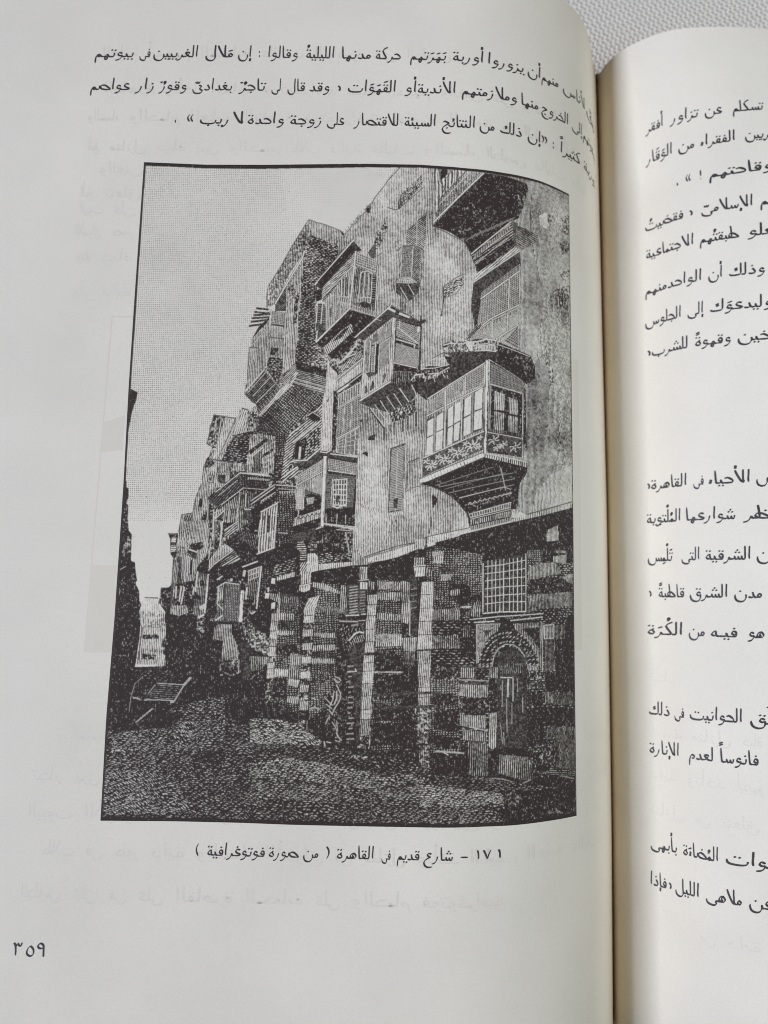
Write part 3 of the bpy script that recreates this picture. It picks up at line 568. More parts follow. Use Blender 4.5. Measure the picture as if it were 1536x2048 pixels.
OPS = """
P|-233 -59 1159 -74 1183 1455 -126 1479|0.83/0.95/0|k|0|0.41
P|-128 1448 325 1440 331 1569 -119 1577|0.835/0.97/1|k|0|0.41
P|-119 1573 331 1553 357 2073 -84 2083|0.985|s
P|598 -18 1332 -31 909 297 780 277 654 324|0.93|k|0|0.4
P|65 1895 112 1894 111 1888 125 1888 124 1869 178 1869 184 1898 191 1919 210 1930 226 1962 224 1984 239 2005 242 2059 236 2091 225 2139 94 2143|0.65|b
P|124 1872 177 1872 184 1919 119 1923|0.716|b
L|124 1870 178 1871|0.204|0.1
P|116 1926 138 1926 139 1985 117 1986|0.354|b
L|123 1987 205 1987|0.163|0.25
P|124 2013 190 2011 190 2049 127 2050|0.586|b
P|202 2027 235 2021 239 2091 200 2092|0.302|b
P|209 2054 234 2054 233 2091 214 2097|0.125|b
P|122 2072 188 2071 185 2103 124 2104|0.465|b
P|104 2134 181 2134 181 2141 100 2145|0.97|s
L|120 1991 116 2061 114 2115|0.306|0.15
L|109 2051 104 2134|0.357|0.95
P|117 1929 185 1925 194 1984 120 1986|0.465|b
P|186 1936 214 1941 225 2000 195 2006|0.488|b
P|125 2018 188 2016 186 2033 126 2035|0.253|b
P|127 2093 184 2097 180 2114 125 2115|0.302|b
P|-27 802 1 802 13 1008 43 1023 40 1054 27 1096 21 1137 14 1195 14 1261 12 1343 11 1396 20 1398 21 1420 30 1430 33 1464 25 1489 35 1501 34 1545 42 1601 55 1616 59 1723 74 1731 89 1806 -23 1808 -53 1344|0.013|b
P|-111 1717 57 1713 60 1725 76 1730 85 1818 100 1845 103 1883 112 1899 105 1926 114 1975 110 2051 104 2126 97 2153 -92 2157|0.019|b
P|21 1033 31 1033 27 1067 20 1096|0.164|b
P|20 1501 32 1505 32 1537 17 1525|0.164|b
P|6 1545 36 1565 32 1609 10 1601|0.164|b
P|21 1625 53 1624 56 1696 23 1704|0.164|b
P|27 1780 38 1780 41 1868 35 1868|0.164|b
P|36 2009 62 1987 69 2137 39 2143|0.103|b
L|3 1768 39 1747|0.153|0.6
P|500 936 489 1022 515 1045 541 1066 515 1096 482 1084 464 1105 461 1126 367 1115 352 1164 344 1238 365 1248 354 1290 343 1299 334 1336 327 1409 308 1465 299 1525 258 1536 246 1610 217 1635 218 1694 233 1713 227 1828 197 1863 182 1891 211 1928 241 1957 413 1993 666 1810 986 1743 964 827 625 702|0.272|b
P|217 1828 187 1829 182 1891 211 1928 252 1977 592 1970 666 1800 826 1767 816 1462 339 1716|0.164|b
P|1119 -26 1052 92 1027 125 1002 171 981 185 960 224 937 236 909 284 888 311 878 329 819 522 839 829 868 1254 916 1378 951 1726 1016 1723 1218 1654 1347 1611 1470 1554 1989 1407 2036 -261|0.547|l
P|1119 -3 1054 92 1002 171 988 228 1036 250 1120 203 1247 63 1268 -6|0.646|l|90|0.36
P|1665 63 1756 39 2028 -7 1989 1429 1672 1499|0.5|l|90|0.3
P|1710 28 2030 -58 2017 387 1872 522 1756 458 1703 263|0.536|b|90|0.3
P|1769 547 1890 424 1970 730 1955 1410 1860 1441 1834 1117 1725 913|0.488|b
P|1803 1317 1941 1257 1945 1418 1709 1486 1722 1411|0.716|b
P|1752 162 1786 136 1816 144 1824 175 1791 213 1758 203|0.897|b
P|1669 965 1720 914 1764 1127 1698 1232 1668 1224|0.253|b
P|1798 145 1831 130 1846 154 1827 188 1803 186|0.354|b
P|1871 146 1947 85 1938 197 1877 204|0.354|b
P|1876 252 1937 221 1943 279 1882 309|0.354|b
P|1868 395 1942 362 1944 409 1890 429|0.354|b
P|1842 484 1940 434 1921 556 1847 552|0.354|b
P|1739 822 1795 768 1837 895 1751 997|0.354|b
P|1686 1050 1792 1101 1763 1192 1693 1222|0.354|b
P|1674 921 1767 773 1808 900 1777 1212 1685 1265|0.42|l|90|0.3
P|1344 15 1409 23 1336 334 1349 688 1277 799 1247 381|0.621|l
L|1119 4 1102 27 1083 48 1067 67 1054 90 1027 127 1012 148 1000 171|0.184|0.12
L|1000 171 985 187 988 205 973 215 954 233 942 245 934 265 915 279 907 297 888 313|0.153|0.15
L|894 302 889 294|0.143|0.1
L|905 289 899 281|0.143|0.1
L|916 275 910 267|0.143|0.1
L|926 261 921 254|0.143|0.1
L|937 248 932 240|0.143|0.1
L|948 234 942 227|0.143|0.1
L|959 221 953 213|0.143|0.1
L|970 207 964 199|0.143|0.1
L|980 194 975 186|0.143|0.1
P|1119 135 1209 42 1219 80 1150 167 1120 189|0.369|w|55|0.3
L|1120 194 1219 98|0.204|0.2
L|1067 192 1099 203 1120 196 1135 162 1188 115|0.204|0.1
L|1113 162 1116 194|0.306|0.08
P|1015 313 1064 254 1069 296 1036 371 1012 392|0.354|b
P|987 398 1016 355 1022 413 1007 434|0.12|s
P|975 197 992 186 993 218 978 229|0.164|b
L|942 383 966 359|0.153|0.15
L|1027 413 1049 397|0.153|0.15
P|1151 299 1235 212 1232 370 1154 358|0.284|l|38|0.36
L|1151 299 1235 212|0.163|0.1
L|1151 299 1153 358|0.143|0.15
L|1194 256 1194 362|0.143|0.85
P|1116 385 1133 372 1133 510 1106 526|0.477|l
Q|1133 365 1180 364 1175 504 1128 508|0|5|0.163|0.9|0.2
Q|1141 374 1173 373 1168 499 1136 502|5|13|0.061|0.7|0.12
P|1179 365 1219 378 1211 534 1175 505|0.175|l|45|0.3
L|1181 365 1174 503|0.4|0.06
L|1181 365 1174 503|0.204|0.92
L|1219 378 1211 529|0.224|0.12
L|1217 382 1209 523|0.122|0.8
L|1113 386 1135 365 1180 362|0.224|0.1
L|1181 361 1218 376|0.255|0.1
P|1221 380 1231 377 1222 502 1215 523|0.314|l
L|1132 369 1128 508|0.359|0.06
L|1132 369 1128 508|0.163|0.95
L|1179 365 1174 504|0.4|0.06
L|1179 365 1174 504|0.204|0.95
Q|1113 512 1174 505 1170 531 1109 529|7|3|0.102|0.2|0.93
L|1106 526 1116 513|0.204|0.1
Q|1173 506 1210 534 1208 547 1172 530|4|2|0.082|0.2|0.8
P|1108 532 1170 533 1210 524 1206 571 1184 592 1164 613 1109 573|0.05|s
P|1126 543 1206 547 1196 570 1177 602 1157 610 1137 572 1127 561|0.05|s
L|1129 551 1162 607|0.163|0.9
L|1161 537 1186 581|0.163|0.9
L|1164 607 1168 664|0.204|0.15
L|1182 581 1183 653|0.204|0.2
P|1127 567 1157 607 1153 659 1128 654|0.366|l
P|733 252 794 272 875 304 893 321 863 411 825 490 797 542 770 636 775 805 826 859 844 960 697 962 713 403 693 413 602 633 563 652 564 613 569 556 616 472 662 377 719 271|0.354|b
P|719 271 733 252 740 302 713 408 680 461 638 534 602 633 563 652 564 613 569 556 616 472 662 377|0.419|b
P|733 253 794 274 875 304 866 337 841 364 745 323|0.547|l|90|0.36
P|740 323 841 364 859 374 858 411 796 501 725 460 715 397|0.392|r|-14|0.38
P|713 413 843 411 796 527 768 553 770 636 780 804 805 824 831 864 830 895 700 884 703 688 708 559|0.31|r|-6|0.36
P|714 575 769 600 775 805 758 881 704 882 708 688|0.224|r|-6|0.36
P|858 321 893 321 906 357 863 411|0.5|l|90|0.36
L|733 252 719 273 662 377 616 472 569 556 564 613|0.163|0.15
L|733 253 764 267 794 272 819 281 875 304 885 316|0.163|0.12
L|733 252 745 286 740 323 721 345|0.102|0.2
P|648 550 716 408 709 585 700 765 695 892 648 933 651 689|0.547|l
P|649 565 673 534 689 575 666 637 652 638|0.354|b
P|685 601 704 575 694 714 679 719|0.253|b
P|602 633 648 545 650 663 603 664|0.058|l|50|0.3
L|602 631 648 542 709 429 718 395|0.482|0.06
L|602 631 648 542 709 429 718 395|0.286|0.95
L|651 555 705 460|0.143|0.2
L|651 617 705 523|0.122|0.2
P|588 664 649 670 649 933 574 909|0.5|l
Q|587 664 648 671 648 720 587 712|9|7|0.102|0.1|0.72
P|580 716 647 725 647 733 581 725|0.1|s
P|585 775 644 781 645 786 585 780|0.12|s
P|590 820 604 822 603 843 591 843|0.08|s
P|591 825 624 825 620 858 588 853|0.207|b
P|581 863 645 868 643 928 581 909|0.271|r|-4|0.4
L|587 664 574 909|0.441|0.06
L|587 664 574 909|0.245|0.95
L|649 670 646 903|0.4|0.06
L|649 670 646 903|0.204|0.95
P|575 690 585 680 576 904 571 904 511 814 509 788 571 716|0.477|l
P|511 814 565 752 571 914 531 945 497 966 497 845|0.5|l
P|509 788 575 711 579 690 537 732|0.089|b
L|513 814 574 736|0.359|0.06
L|513 814 574 736|0.163|0.95
Q|502 823 539 825 536 935 501 915|5|0|0.122|0.15|0.7
L|502 823 540 825|0.224|0.1
L|521 825 518 895|0.38|0.06
L|521 825 518 895|0.184|0.95
L|540 825 535 935|0.204|0.1
L|509 895 530 920|0.204|0.9
L|526 652 573 657|0.469|0.04
L|519 668 576 672|0.469|0.04
L|515 683 579 677|0.469|0.04
L|508 696 575 690|0.469|0.04
L|504 712 568 703|0.469|0.04
L|497 730 551 721|0.469|0.04
L|529 664 574 668|0.133|0.88
L|515 690 572 685|0.133|0.88
L|511 703 567 697|0.133|0.88
L|502 718 556 711|0.133|0.88
P|495 910 523 885 571 909 638 999 641 1014 552 1115 536 1060 515 1046 493 1023 496 986|0.5|l
P|569 922 635 1001 555 1115 538 1065 515 1046 493 1023|0.052|l|45|0.36
L|504 1016 572 932|0.153|0.75
L|525 1033 594 949|0.153|0.75
L|540 1060 615 979|0.153|0.75
L|493 1011 566 920|0.204|0.92
L|493 1025 516 1048 521 1055 540 1065|0.224|0.08
L|566 920 638 1001|0.204|0.3
L|562 1105 551 1085|0.102|0.7
L|570 1094 560 1074|0.102|0.7
L|579 1082 569 1063|0.102|0.7
L|588 1071 578 1052|0.102|0.7
L|597 1060 586 1040|0.102|0.7
L|606 1049 595 1029|0.102|0.7
L|614 1038 604 1018|0.102|0.7
L|623 1027 613 1007|0.102|0.7
L|632 1016 622 996|0.102|0.7
P|701 915 831 950 828 1020 683 979 664 993 638 1004 644 958 681 897|0.265|l|-14|0.36
P|689 922 711 927 684 983 646 1023 557 1120 552 1107 638 1004 673 953|0.697|l|52|0.34
L|548 1140 646 1026 684 983|0.204|0.9
P|694 877 830 915 831 948 701 915|0.058|b
P|649 958 695 882 701 912 678 978 650 988|0.366|l|50|0.3
L|686 979 828 1021|0.204|0.08
L|697 955 827 990|0.122|0.8
L|690 968 828 1005|0.122|0.75
P|679 989 829 1028 812 1055 746 1111 699 1157 672 1192 623 1194 550 1179 537 1147 557 1122|0.145|p|50|0.42
P|537 1147 623 1178 623 1194 550 1179|0.05|s
P|536 1070 557 1115 539 1145 533 1115|0.477|l
L|679 989 829 1028|0.204|0.06
P|921 341 962 388 935 399 808 573 772 550 767 543|0.05|s
P|800 568 934 394 921 649 821 758 806 748 796 687 799 615|0.572|l|90|0.36
Q|802 553 935 399 931 457 801 599|4|2|0.122|0.3|0.58|0|l|40|0.36
P|801 604 875 505 876 525 804 620|0.175|l|40|0.36
L|799 602 926 457|0.4|0.06
L|799 602 926 457|0.204|0.95
L|767 544 926 342|0.502|0.06
L|767 544 926 342|0.306|0.95
P|777 532 921 352 934 388 917 399 797 558|0.011|b
P|873 520 912 504 910 608 873 608|0.218|l|90|0.3
L|879 515 879 598|0.38|0.06
L|879 515 879 598|0.184|0.95
L|893 509 893 603|0.359|0.06
L|893 509 893 603|0.163|0.95
L|911 506 909 608|0.4|0.06
L|911 506 909 608|0.204|0.95
Q|873 595 910 597 905 623 871 619|4|1|0.163|0.9|0.15
P|866 624 911 628 904 654 868 685|0.524|b
P|832 650 842 635 841 686 833 686|0.08|s
L|854 562 852 732|0.122|0.25
L|815 583 810 748|0.143|0.3
Q|850 665 898 634 895 675 851 716|4|2|0.082|0.3|-
P|936 394 1032 434 1023 683 922 651|0.366|l
Q|937 396 1031 435 1029 481 936 450|12|5|0.102|0.9|0.15
L|936 450 1029 485|0.4|0.06
L|936 450 1029 485|0.204|0.95
L|936 394 916 651|0.522|0.06
L|936 394 916 651|0.327|0.95
L|1032 434 1023 683|0.4|0.06
L|1032 434 1023 683|0.204|0.95
P|939 462 1026 497 1020 662 928 633|0.192|l|86|0.34
P|954 498 974 482 1009 489 1007 621 952 612|0.175|l|90|0.3
L|958 498 953 607|0.4|0.06
L|958 498 953 607|0.204|0.95
L|976 487 973 601|0.4|0.06
L|976 487 973 601|0.204|0.95
L|994 489 991 606|0.4|0.06
L|994 489 991 606|0.204|0.95
L|1008 497 1004 616|0.4|0.06
L|1008 497 1004 616|0.204|0.95
L|957 498 964 485 989 479 1009 492|0.224|0.9
Q|953 596 1001 596 1001 621 951 617|5|1|0.153|0.9|0.2
P|952 622 977 614 1007 626 1002 642 972 640|0.04|s
P|923 628 1022 657 1023 683 921 651|0.477|l|90|0.36
P|1009 497 1026 502 1019 631 1007 621|0.097|l|0|0.5
P|772 625 817 627 815 722 773 718|0.111|l|0|0.4
L|780 625 776 743|0.42|0.06
L|780 625 776 743|0.224|0.95
L|802 625 797 723|0.4|0.06
L|802 625 797 723|0.204|0.95
L|775 636 784 620 809 625 817 640|0.255|0.9
P|768 569 798 563 799 609 775 620|0.023|b
P|775 713 812 717 823 753 785 794 779 769|0.06|s
P|783 797 916 651 1025 683 1018 698 936 776 836 862 808 834|0.023|b
L|780 795 915 648|0.522|0.06
L|780 795 915 648|0.327|0.95
L|783 748 780 795|0.245|0.9
L|918 646 1023 678|0.184|0.9
P|808 822 886 741 925 713 933 746 878 803 828 849 824 862|0.477|l|118|0.42
P|849 793 891 741 918 728 883 777|0.089|b
P|826 859 931 751 956 776 856 889|0.015|b
Q|806 635 877 562 875 685 811 743|9|12|0.061|0.3|-
Q|928 636 1022 660 1022 678 922 650|22|0|0.082|0.25|-
Q|584 739 646 745 643 771 582 767|10|3|0.061|0.3|-
Q|580 790 644 797 642 817 578 813|10|3|0.061|0.3|-
P|813 834 844 865 867 864 915 824 975 776 981 862 873 939 852 888|0.216|b
P|851 849 937 784 945 796 863 872|0.019|b
L|882 884 953 800|0.265|0.88
L|891 905 969 831|0.265|0.88
L|855 868 882 884 934 832|0.265|0.88
L|901 864 946 843|0.265|0.88
P|883 899 969 831 977 854 887 923|0.366|l|118|0.34
P|869 954 979 862 980 917 870 999|0.646|l
L|871 954 979 859|0.42|0.06
L|871 954 979 859|0.224|0.95
L|871 964 979 868|0.143|0.2
P|871 1001 975 921 972 960 871 1017|0.042|b
L|875 1009 919 977|0.604|0.06
L|875 1009 919 977|0.408|0.95
L|919 975 975 929|0.204|0.8
P|871 1015 970 956 972 1154 873 1209|0.204|w|30|0.34
Q|882 1020 968 966 968 1017 880 1075|9|1|0.204|0.82|0.15
Q|880 1079 969 1023 971 1154 876 1206|9|16|0.082|0.82|0.12
L|906 1059 902 1178|0.38|0.06
L|906 1059 902 1178|0.184|0.95
L|936 1043 933 1162|0.38|0.06
L|936 1043 933 1162|0.184|0.95
L|878 1081 969 1023|0.359|0.06
L|878 1081 969 1023|0.163|0.95
L|876 1207 971 1152|0.4|0.06
L|876 1207 971 1152|0.204|0.95
Q|873 1218 965 1159 966 1275 867 1262|6|5|0.102|0.85|0.22
L|880 1213 877 1272|0.4|0.06
L|880 1213 877 1272|0.204|0.95
L|915 1192 910 1271|0.4|0.06
L|915 1192 910 1271|0.204|0.95
L|954 1172 951 1270|0.4|0.06
L|954 1172 951 1270|0.204|0.95
P|829 877 856 867 873 884 866 980 862 1079 866 1252 843 1267 809 1258 812 1055 827 960|0.724|l
P|836 869 871 879 886 914 872 929 837 895|0.253|b
P|834 1040 841 1038 839 1050 833 1053|0.05|s
P|859 1005 874 999 874 1252 857 1262 858 1109|0.125|b
L|827 960 813 1060 811 1258|0.143|0.2
P|944 772 1075 642 1090 630 1216 701 1214 719 1111 686 983 787|0.05|s
P|983 783 1099 682 1093 958 974 1038|0.621|l|90|0.36
Q|1017 765 1035 745 1034 786 1014 799|6|8|0.082|0.2|0.8|1
Q|1045 739 1095 696 1089 773 1044 798|12|12|0.071|0.15|0.8
Q|1052 802 1086 777 1082 884 1050 908|8|22|0.082|0.2|0.82
L|1073 714 1070 782|0.38|0.06
L|1073 714 1070 782|0.184|0.95
L|1039 745 1038 802|0.38|0.06
L|1039 745 1038 802|0.184|0.95
L|1046 802 1091 769|0.38|0.06
L|1046 802 1091 769|0.184|0.95
Q|992 779 1007 775 1005 909 992 917|2|26|0.122|0.15|0.85
P|1010 803 1044 798 1039 936 1005 925|0.042|b
Q|1014 814 1026 806 1024 916 1013 920|1|14|0.122|0.9|0.1
L|1008 787 1003 921|0.42|0.06
L|1008 787 1003 921|0.224|0.95
L|1029 798 1024 928|0.42|0.06
L|1029 798 1024 928|0.224|0.95
P|990 925 1039 920 1047 939 1021 956 1002 944|0.05|s
P|983 956 1092 899 1091 954 975 1026|0.596|l|90|0.36
P|987 987 995 976 1001 1003 988 1018|0.064|l|90|0.3
P|1017 963 1024 952 1029 987 1010 1002|0.064|l|90|0.3
P|1062 935 1071 919 1075 935 1063 970|0.064|l|90|0.3
L|1058 935 1055 970|0.204|0.95
L|1004 968 1003 1010|0.204|0.2
L|985 787 976 1036|0.502|0.06
L|985 787 976 1036|0.306|0.95
P|1097 682 1111 686 1102 954 1089 958|0.858|l|90|0.6
L|1096 684 1088 958|0.143|0.1
L|1105 686 1098 954|0.102|0.3
P|1111 688 1219 719 1211 917 1104 915|0.042|b
Q|1115 695 1209 723 1208 799 1114 765|10|7|0.082|0.8|0.05|1
Q|1114 793 1206 820 1204 897 1108 876|14|10|0.092|0.7|0.04|1
L|1119 725 1208 795|0.204|0.85
L|1128 697 1127 729|0.204|0.85
L|1116 777 1193 799 1191 811|0.306|0.75
L|1207 723 1205 743|0.604|0.06
L|1207 723 1205 743|0.408|0.95
L|1106 879 1200 899|0.4|0.06
L|1106 879 1200 899|0.204|0.95
L|1218 719 1211 917|0.51|0.06
L|1213 723 1206 905|0.122|0.8
P|1104 917 1210 919 1199 991 1095 964|0.175|l|90|0.42
P|972 1044 1095 964 1207 993 1198 1024 1159 1058 1125 1070 1092 1094 1057 1083 1004 1069 968 1054|0.045|s
L|941 773 1090 631|0.461|0.06
L|941 773 1090 631|0.265|0.95
L|969 1044 1094 960|0.482|0.06
L|969 1044 1094 960|0.286|0.95
L|1090 631 1216 701|0.245|0.1
L|1081 644 1106 656|0.459|0.93
L|1127 665 1166 680|0.459|0.93
L|1214 675 1216 703|0.306|0.06
P|1208 700 1235 685 1239 697 1220 711 1216 723|0.06|s
L|1172 684 1183 670|0.204|0.1
L|1133 645 1135 657|0.245|0.1
L|1030 691 1050 699|0.122|0.8
L|1133 990 1201 1087|0.224|0.88
L|1109 1012 1175 1110|0.163|0.88
L|1079 1024 1145 1122|0.163|0.88
L|1053 1042 1113 1134|0.163|0.88
L|1031 1060 1094 1146|0.163|0.88
L|1008 1076 1068 1156|0.347|0.06
L|1015 1078 1071 1150|0.184|0.9
L|1071 1156 1072 1208|0.327|0.12
L|1096 1144 1097 1175|0.327|0.12
L|1115 1132 1116 1186|0.327|0.12
L|1147 1120 1147 1170|0.327|0.12
L|1169 1112 1170 1165|0.327|0.12
L|1201 1088 1201 1146|0.327|0.12
P|1088 1098 1125 1070 1159 1058 1196 1026 1202 1084 1163 1116 1104 1132|0.318|w|80|0.4
P|1007 1195 1037 1183 1036 1203 1011 1207|0.15|s
P|970 1125 981 1125 980 1133 970 1131|0.05|s
P|1291 2 1324 2 1322 50 1292 65|0.023|b
P|1269 3 1291 2 1286 206 1266 255|0.79|l|90|0.5
L|1269 8 1266 249|0.153|0.25
L|1286 8 1285 158|0.204|0.12
P|1292 67 1355 1 1401 9 1290 148|0.724|l|90|0.7
L|1320 50 1318 110|0.4|0.06
L|1320 50 1318 110|0.204|0.95
P|1350 4 1370 5 1365 81 1353 76|0.15|s
L|1359 9 1356 71|0.441|0.06
L|1359 9 1356 71|0.245|0.95
L|1290 67 1320 120|0.204|0.12
L|1293 153 1308 104|0.204|0.12
L|1322 45 1350 6|0.204|0.15
P|1285 158 1406 11 1452 4 1484 17 1264 263 1274 223|0.488|b
L|1285 158 1411 8|0.204|0.12
L|1288 174 1426 12|0.143|0.85
L|1281 201 1468 13|0.163|0.2
P|1481 18 1581 17 1689 29 1692 58 1668 130 1644 200 1609 219 1429 391 1418 376 1395 335 1372 323 1332 298 1262 271|0.064|b
P|1559 38 1686 35 1689 59 1650 188 1604 219 1598 101|0.103|b
P|1401 100 1442 92 1474 137 1422 190 1381 193|0.148|b
P|1442 156 1505 159 1484 226 1433 221|0.164|b
P|1346 173 1401 117 1432 141 1371 204|0.032|b
P|1473 40 1543 35 1527 92 1453 101|0.032|b
L|1272 264 1270 276|0.143|0.08
L|1286 248 1285 261|0.143|0.08
L|1301 232 1299 245|0.143|0.08
L|1316 215 1314 230|0.143|0.08
L|1331 199 1329 215|0.143|0.08
L|1346 183 1344 200|0.143|0.08
L|1361 166 1359 184|0.143|0.08
L|1376 149 1374 169|0.143|0.08
L|1391 132 1389 153|0.143|0.08
L|1406 115 1404 137|0.143|0.08
L|1422 98 1420 120|0.143|0.08
L|1437 80 1435 104|0.143|0.08
L|1452 63 1450 88|0.143|0.08
L|1468 45 1466 71|0.143|0.08
L|1403 335 1448 298|0.102|0.5
L|1425 322 1472 285|0.102|0.5
L|1448 310 1495 272|0.102|0.5
L|1472 297 1519 258|0.102|0.5
L|1495 284 1543 244|0.102|0.5
L|1519 270 1567 230|0.102|0.5
L|1543 256 1592 215|0.102|0.5
L|1567 241 1618 199|0.102|0.5
L|1592 226 1644 183|0.102|0.5
L|1264 256 1481 18|0.482|0.06
L|1264 256 1481 18|0.286|0.95
P|1598 101 1632 89 1638 191 1604 208|0.015|b
P|1638 55 1689 54 1683 99 1650 188 1641 147|0.253|b
P|1427 393 1609 221 1629 236 1635 331 1454 480 1441 437|0.158|l|38|0.5
L|1428 391 1608 222|0.42|0.06
L|1428 391 1608 222|0.224|0.95
L|1436 414 1604 262|0.359|0.06
L|1436 414 1604 262|0.163|0.95
L|1441 437 1598 295|0.318|0.06
L|1441 437 1598 295|0.122|0.95
Q|1444 389 1598 241 1601 257 1444 410|16|0|0.122|0.85|0.15
P|1449 441 1626 290 1629 332 1457 477|0.125|b
P|1609 218 1638 223 1632 321 1623 333 1615 238|0.12|s
P|1638 234 1741 254 1747 279 1661 342 1632 332|0.175|l|35|0.34
P|1643 308 1728 251 1747 274 1667 335|0.314|l|35|0.36
P|1434 518 1649 344 1655 413 1485 558 1457 612 1453 700 1445 716 1427 625|0.05|s
P|1429 495 1626 335 1652 344 1444 515|0.659|l|45|0.45
L|1437 518 1652 346|0.441|0.06
L|1437 518 1652 346|0.245|0.95
Q|1475 559 1650 408 1648 438 1470 585|12|3|0.092|0.7|0.06
Q|1465 596 1649 446 1646 592 1458 700|18|15|0.092|0.8|0.08
P|1452 587 1470 591 1455 700 1443 711|0.023|b
L|1470 588 1650 438|0.461|0.06
L|1470 588 1650 438|0.265|0.95
L|1599 483 1595 618|0.482|0.06
L|1599 483 1595 618|0.286|0.95
L|1420 754 1517 669 1646 592|0.441|0.06
L|1420 754 1517 669 1646 592|0.245|0.95
L|1405 770 1527 673 1644 606|0.359|0.06
L|1405 770 1527 673 1644 606|0.163|0.95
Q|1440 747 1644 621 1642 689 1406 856|18|7|0.102|0.75|0.05|1
L|1521 668 1519 746|0.441|0.06
L|1521 668 1519 746|0.245|0.95
L|1592 644 1589 722|0.441|0.06
L|1592 644 1589 722|0.245|0.95
Q|1476 734 1644 626 1641 684 1528 760|16|6|0.102|0.75|0.05|1
Q|1559 757 1642 686 1641 788 1570 771|8|8|0.102|0.65|0.05|1
L|1538 759 1644 681|0.42|0.06
L|1538 759 1644 681|0.224|0.95
L|1520 684 1520 756|0.441|0.06
L|1520 684 1520 756|0.245|0.95
L|1592 634 1589 714|0.441|0.06
L|1592 634 1589 714|0.245|0.95
P|1405 770 1450 706 1476 704 1425 764|0.175|l|45|0.3
P|1264 276 1322 304 1372 331 1395 340 1418 381 1431 417 1444 442 1454 480 1437 518 1427 625 1425 723 1336 747 1320 604 1310 344|0.672|l
L|1262 272 1322 302 1372 328 1397 341 1421 381 1436 421 1446 444|0.163|0.1
P|1309 542 1399 489 1394 529 1325 591 1310 599|0.442|w|35|0.36
L|1308 545 1359 504 1398 482|0.184|0.15
L|1310 547 1310 604 1303 671|0.245|0.12
L|1315 594 1364 572 1394 529|0.163|0.2
L|1303 671 1305 651|0.306|0.1
L|1315 338 1317 412|0.163|0.25
L|1299 717 1302 776|0.163|0.2
P|1172 923 1191 905 1230 909 1245 891 1308 890 1337 884 1317 849 1309 794 1346 778 1395 781 1445 767 1496 763 1538 765 1543 784 1700 815 1718 854 1730 903 1682 939 1659 924 1507 849 1471 877 1406 919 1319 983 1244 1037 1212 1012 1197 993 1180 963|0.011|b
P|1177 913 1230 908 1254 901 1337 888 1342 899 1279 946 1230 932 1187 963|0.207|b
P|1312 794 1351 778 1405 783 1445 770 1543 765 1544 810 1446 818 1376 832 1342 849 1317 844|0.302|b
P|1346 828 1446 823 1544 812 1554 834 1512 838 1406 917 1319 980 1246 1024 1212 1002 1207 967 1279 946 1342 914|0.03|s
L|1180 953 1196 930 1230 924 1235 942|0.224|0.9
L|1230 902 1279 898 1337 882|0.163|0.85
L|1250 924 1294 920 1337 894|0.184|0.85
L|1312 799 1341 790 1396 791|0.245|0.85
L|1445 780 1496 763 1538 765|0.224|0.95
L|1446 818 1486 813 1538 813|0.204|0.9
L|1446 793 1491 782 1538 785|0.163|0.85
L|1453 795 1451 810|0.306|0.75
L|1464 794 1462 810|0.306|0.75
L|1475 792 1473 809|0.306|0.75
L|1487 791 1484 808|0.306|0.75
L|1498 789 1496 807|0.306|0.75
L|1509 788 1507 806|0.306|0.75
L|1521 786 1518 805|0.306|0.75
L|1532 784 1530 804|0.306|0.75
L|1252 936 1251 947|0.204|0.8
L|1262 933 1261 943|0.204|0.8
L|1272 929 1270 939|0.204|0.8
L|1282 925 1280 935|0.204|0.8
L|1291 921 1290 931|0.204|0.8
L|1301 918 1300 926|0.204|0.8
L|1311 914 1309 922|0.204|0.8
L|1320 910 1319 918|0.204|0.8
L|1330 907 1329 914|0.204|0.8
L|1177 928 1183 936|0.217|0.1
L|1185 925 1189 939|0.167|0.1
L|1193 933 1193 947|0.133|0.9
L|1201 922 1198 929|0.146|0.9
L|1209 933 1215 950|0.21|0.1
L|1217 947 1212 963|0.164|0.1
L|1225 928 1228 942|0.208|0.1
L|1233 934 1229 941|0.256|0.9
L|1241 937 1237 957|0.177|0.9
L|1249 924 1248 944|0.124|0.1
L|1257 931 1255 942|0.207|0.9
L|1265 929 1262 938|0.188|0.1
L|1273 937 1278 958|0.191|0.7
L|1281 921 1275 932|0.146|0.9
L|1289 920 1287 938|0.17|0.9
L|1297 916 1303 935|0.106|0.1
L|1305 920 1299 939|0.158|0.1
L|1313 927 1319 936|0.194|0.9
L|1321 923 1323 933|0.118|0.1
L|1329 929 1333 943|0.127|0.9
L|1336 807 1343 814|0.105|0.1
L|1344 796 1346 804|0.151|0.7
L|1352 812 1346 832|0.136|0.1
L|1360 809 1366 828|0.235|0.1
L|1368 788 1375 801|0.116|0.1
L|1376 796 1377 805|0.122|0.9
L|1384 799 1388 814|0.117|0.9
L|1393 796 1397 809|0.11|0.1
L|1401 792 1396 810|0.218|0.1
L|1409 796 1414 811|0.262|0.1
L|1417 791 1415 803|0.187|0.1
L|1425 776 1427 796|0.223|0.9
L|1434 781 1431 796|0.262|0.7
L|1442 796 1446 807|0.151|0.7
L|1450 794 1448 814|0.134|0.7
L|1458 781 1460 802|0.136|0.9
L|1467 787 1472 803|0.255|0.7
L|1475 791 1477 803|0.172|0.9
L|1484 790 1484 797|0.129|0.9
L|1492 786 1489 799|0.121|0.7
L|1501 792 1498 812|0.146|0.9
L|1509 769 1506 779|0.184|0.9
L|1518 768 1522 783|0.238|0.7
L|1526 773 1521 782|0.116|0.1
L|1535 780 1542 800|0.23|0.1
L|1543 756 1540 767|0.118|0.9
L|1554 804 1558 820|0.113|0.7
L|1559 787 1565 792|0.199|0.1
L|1565 809 1566 818|0.203|0.1
L|1570 807 1571 815|0.138|0.45
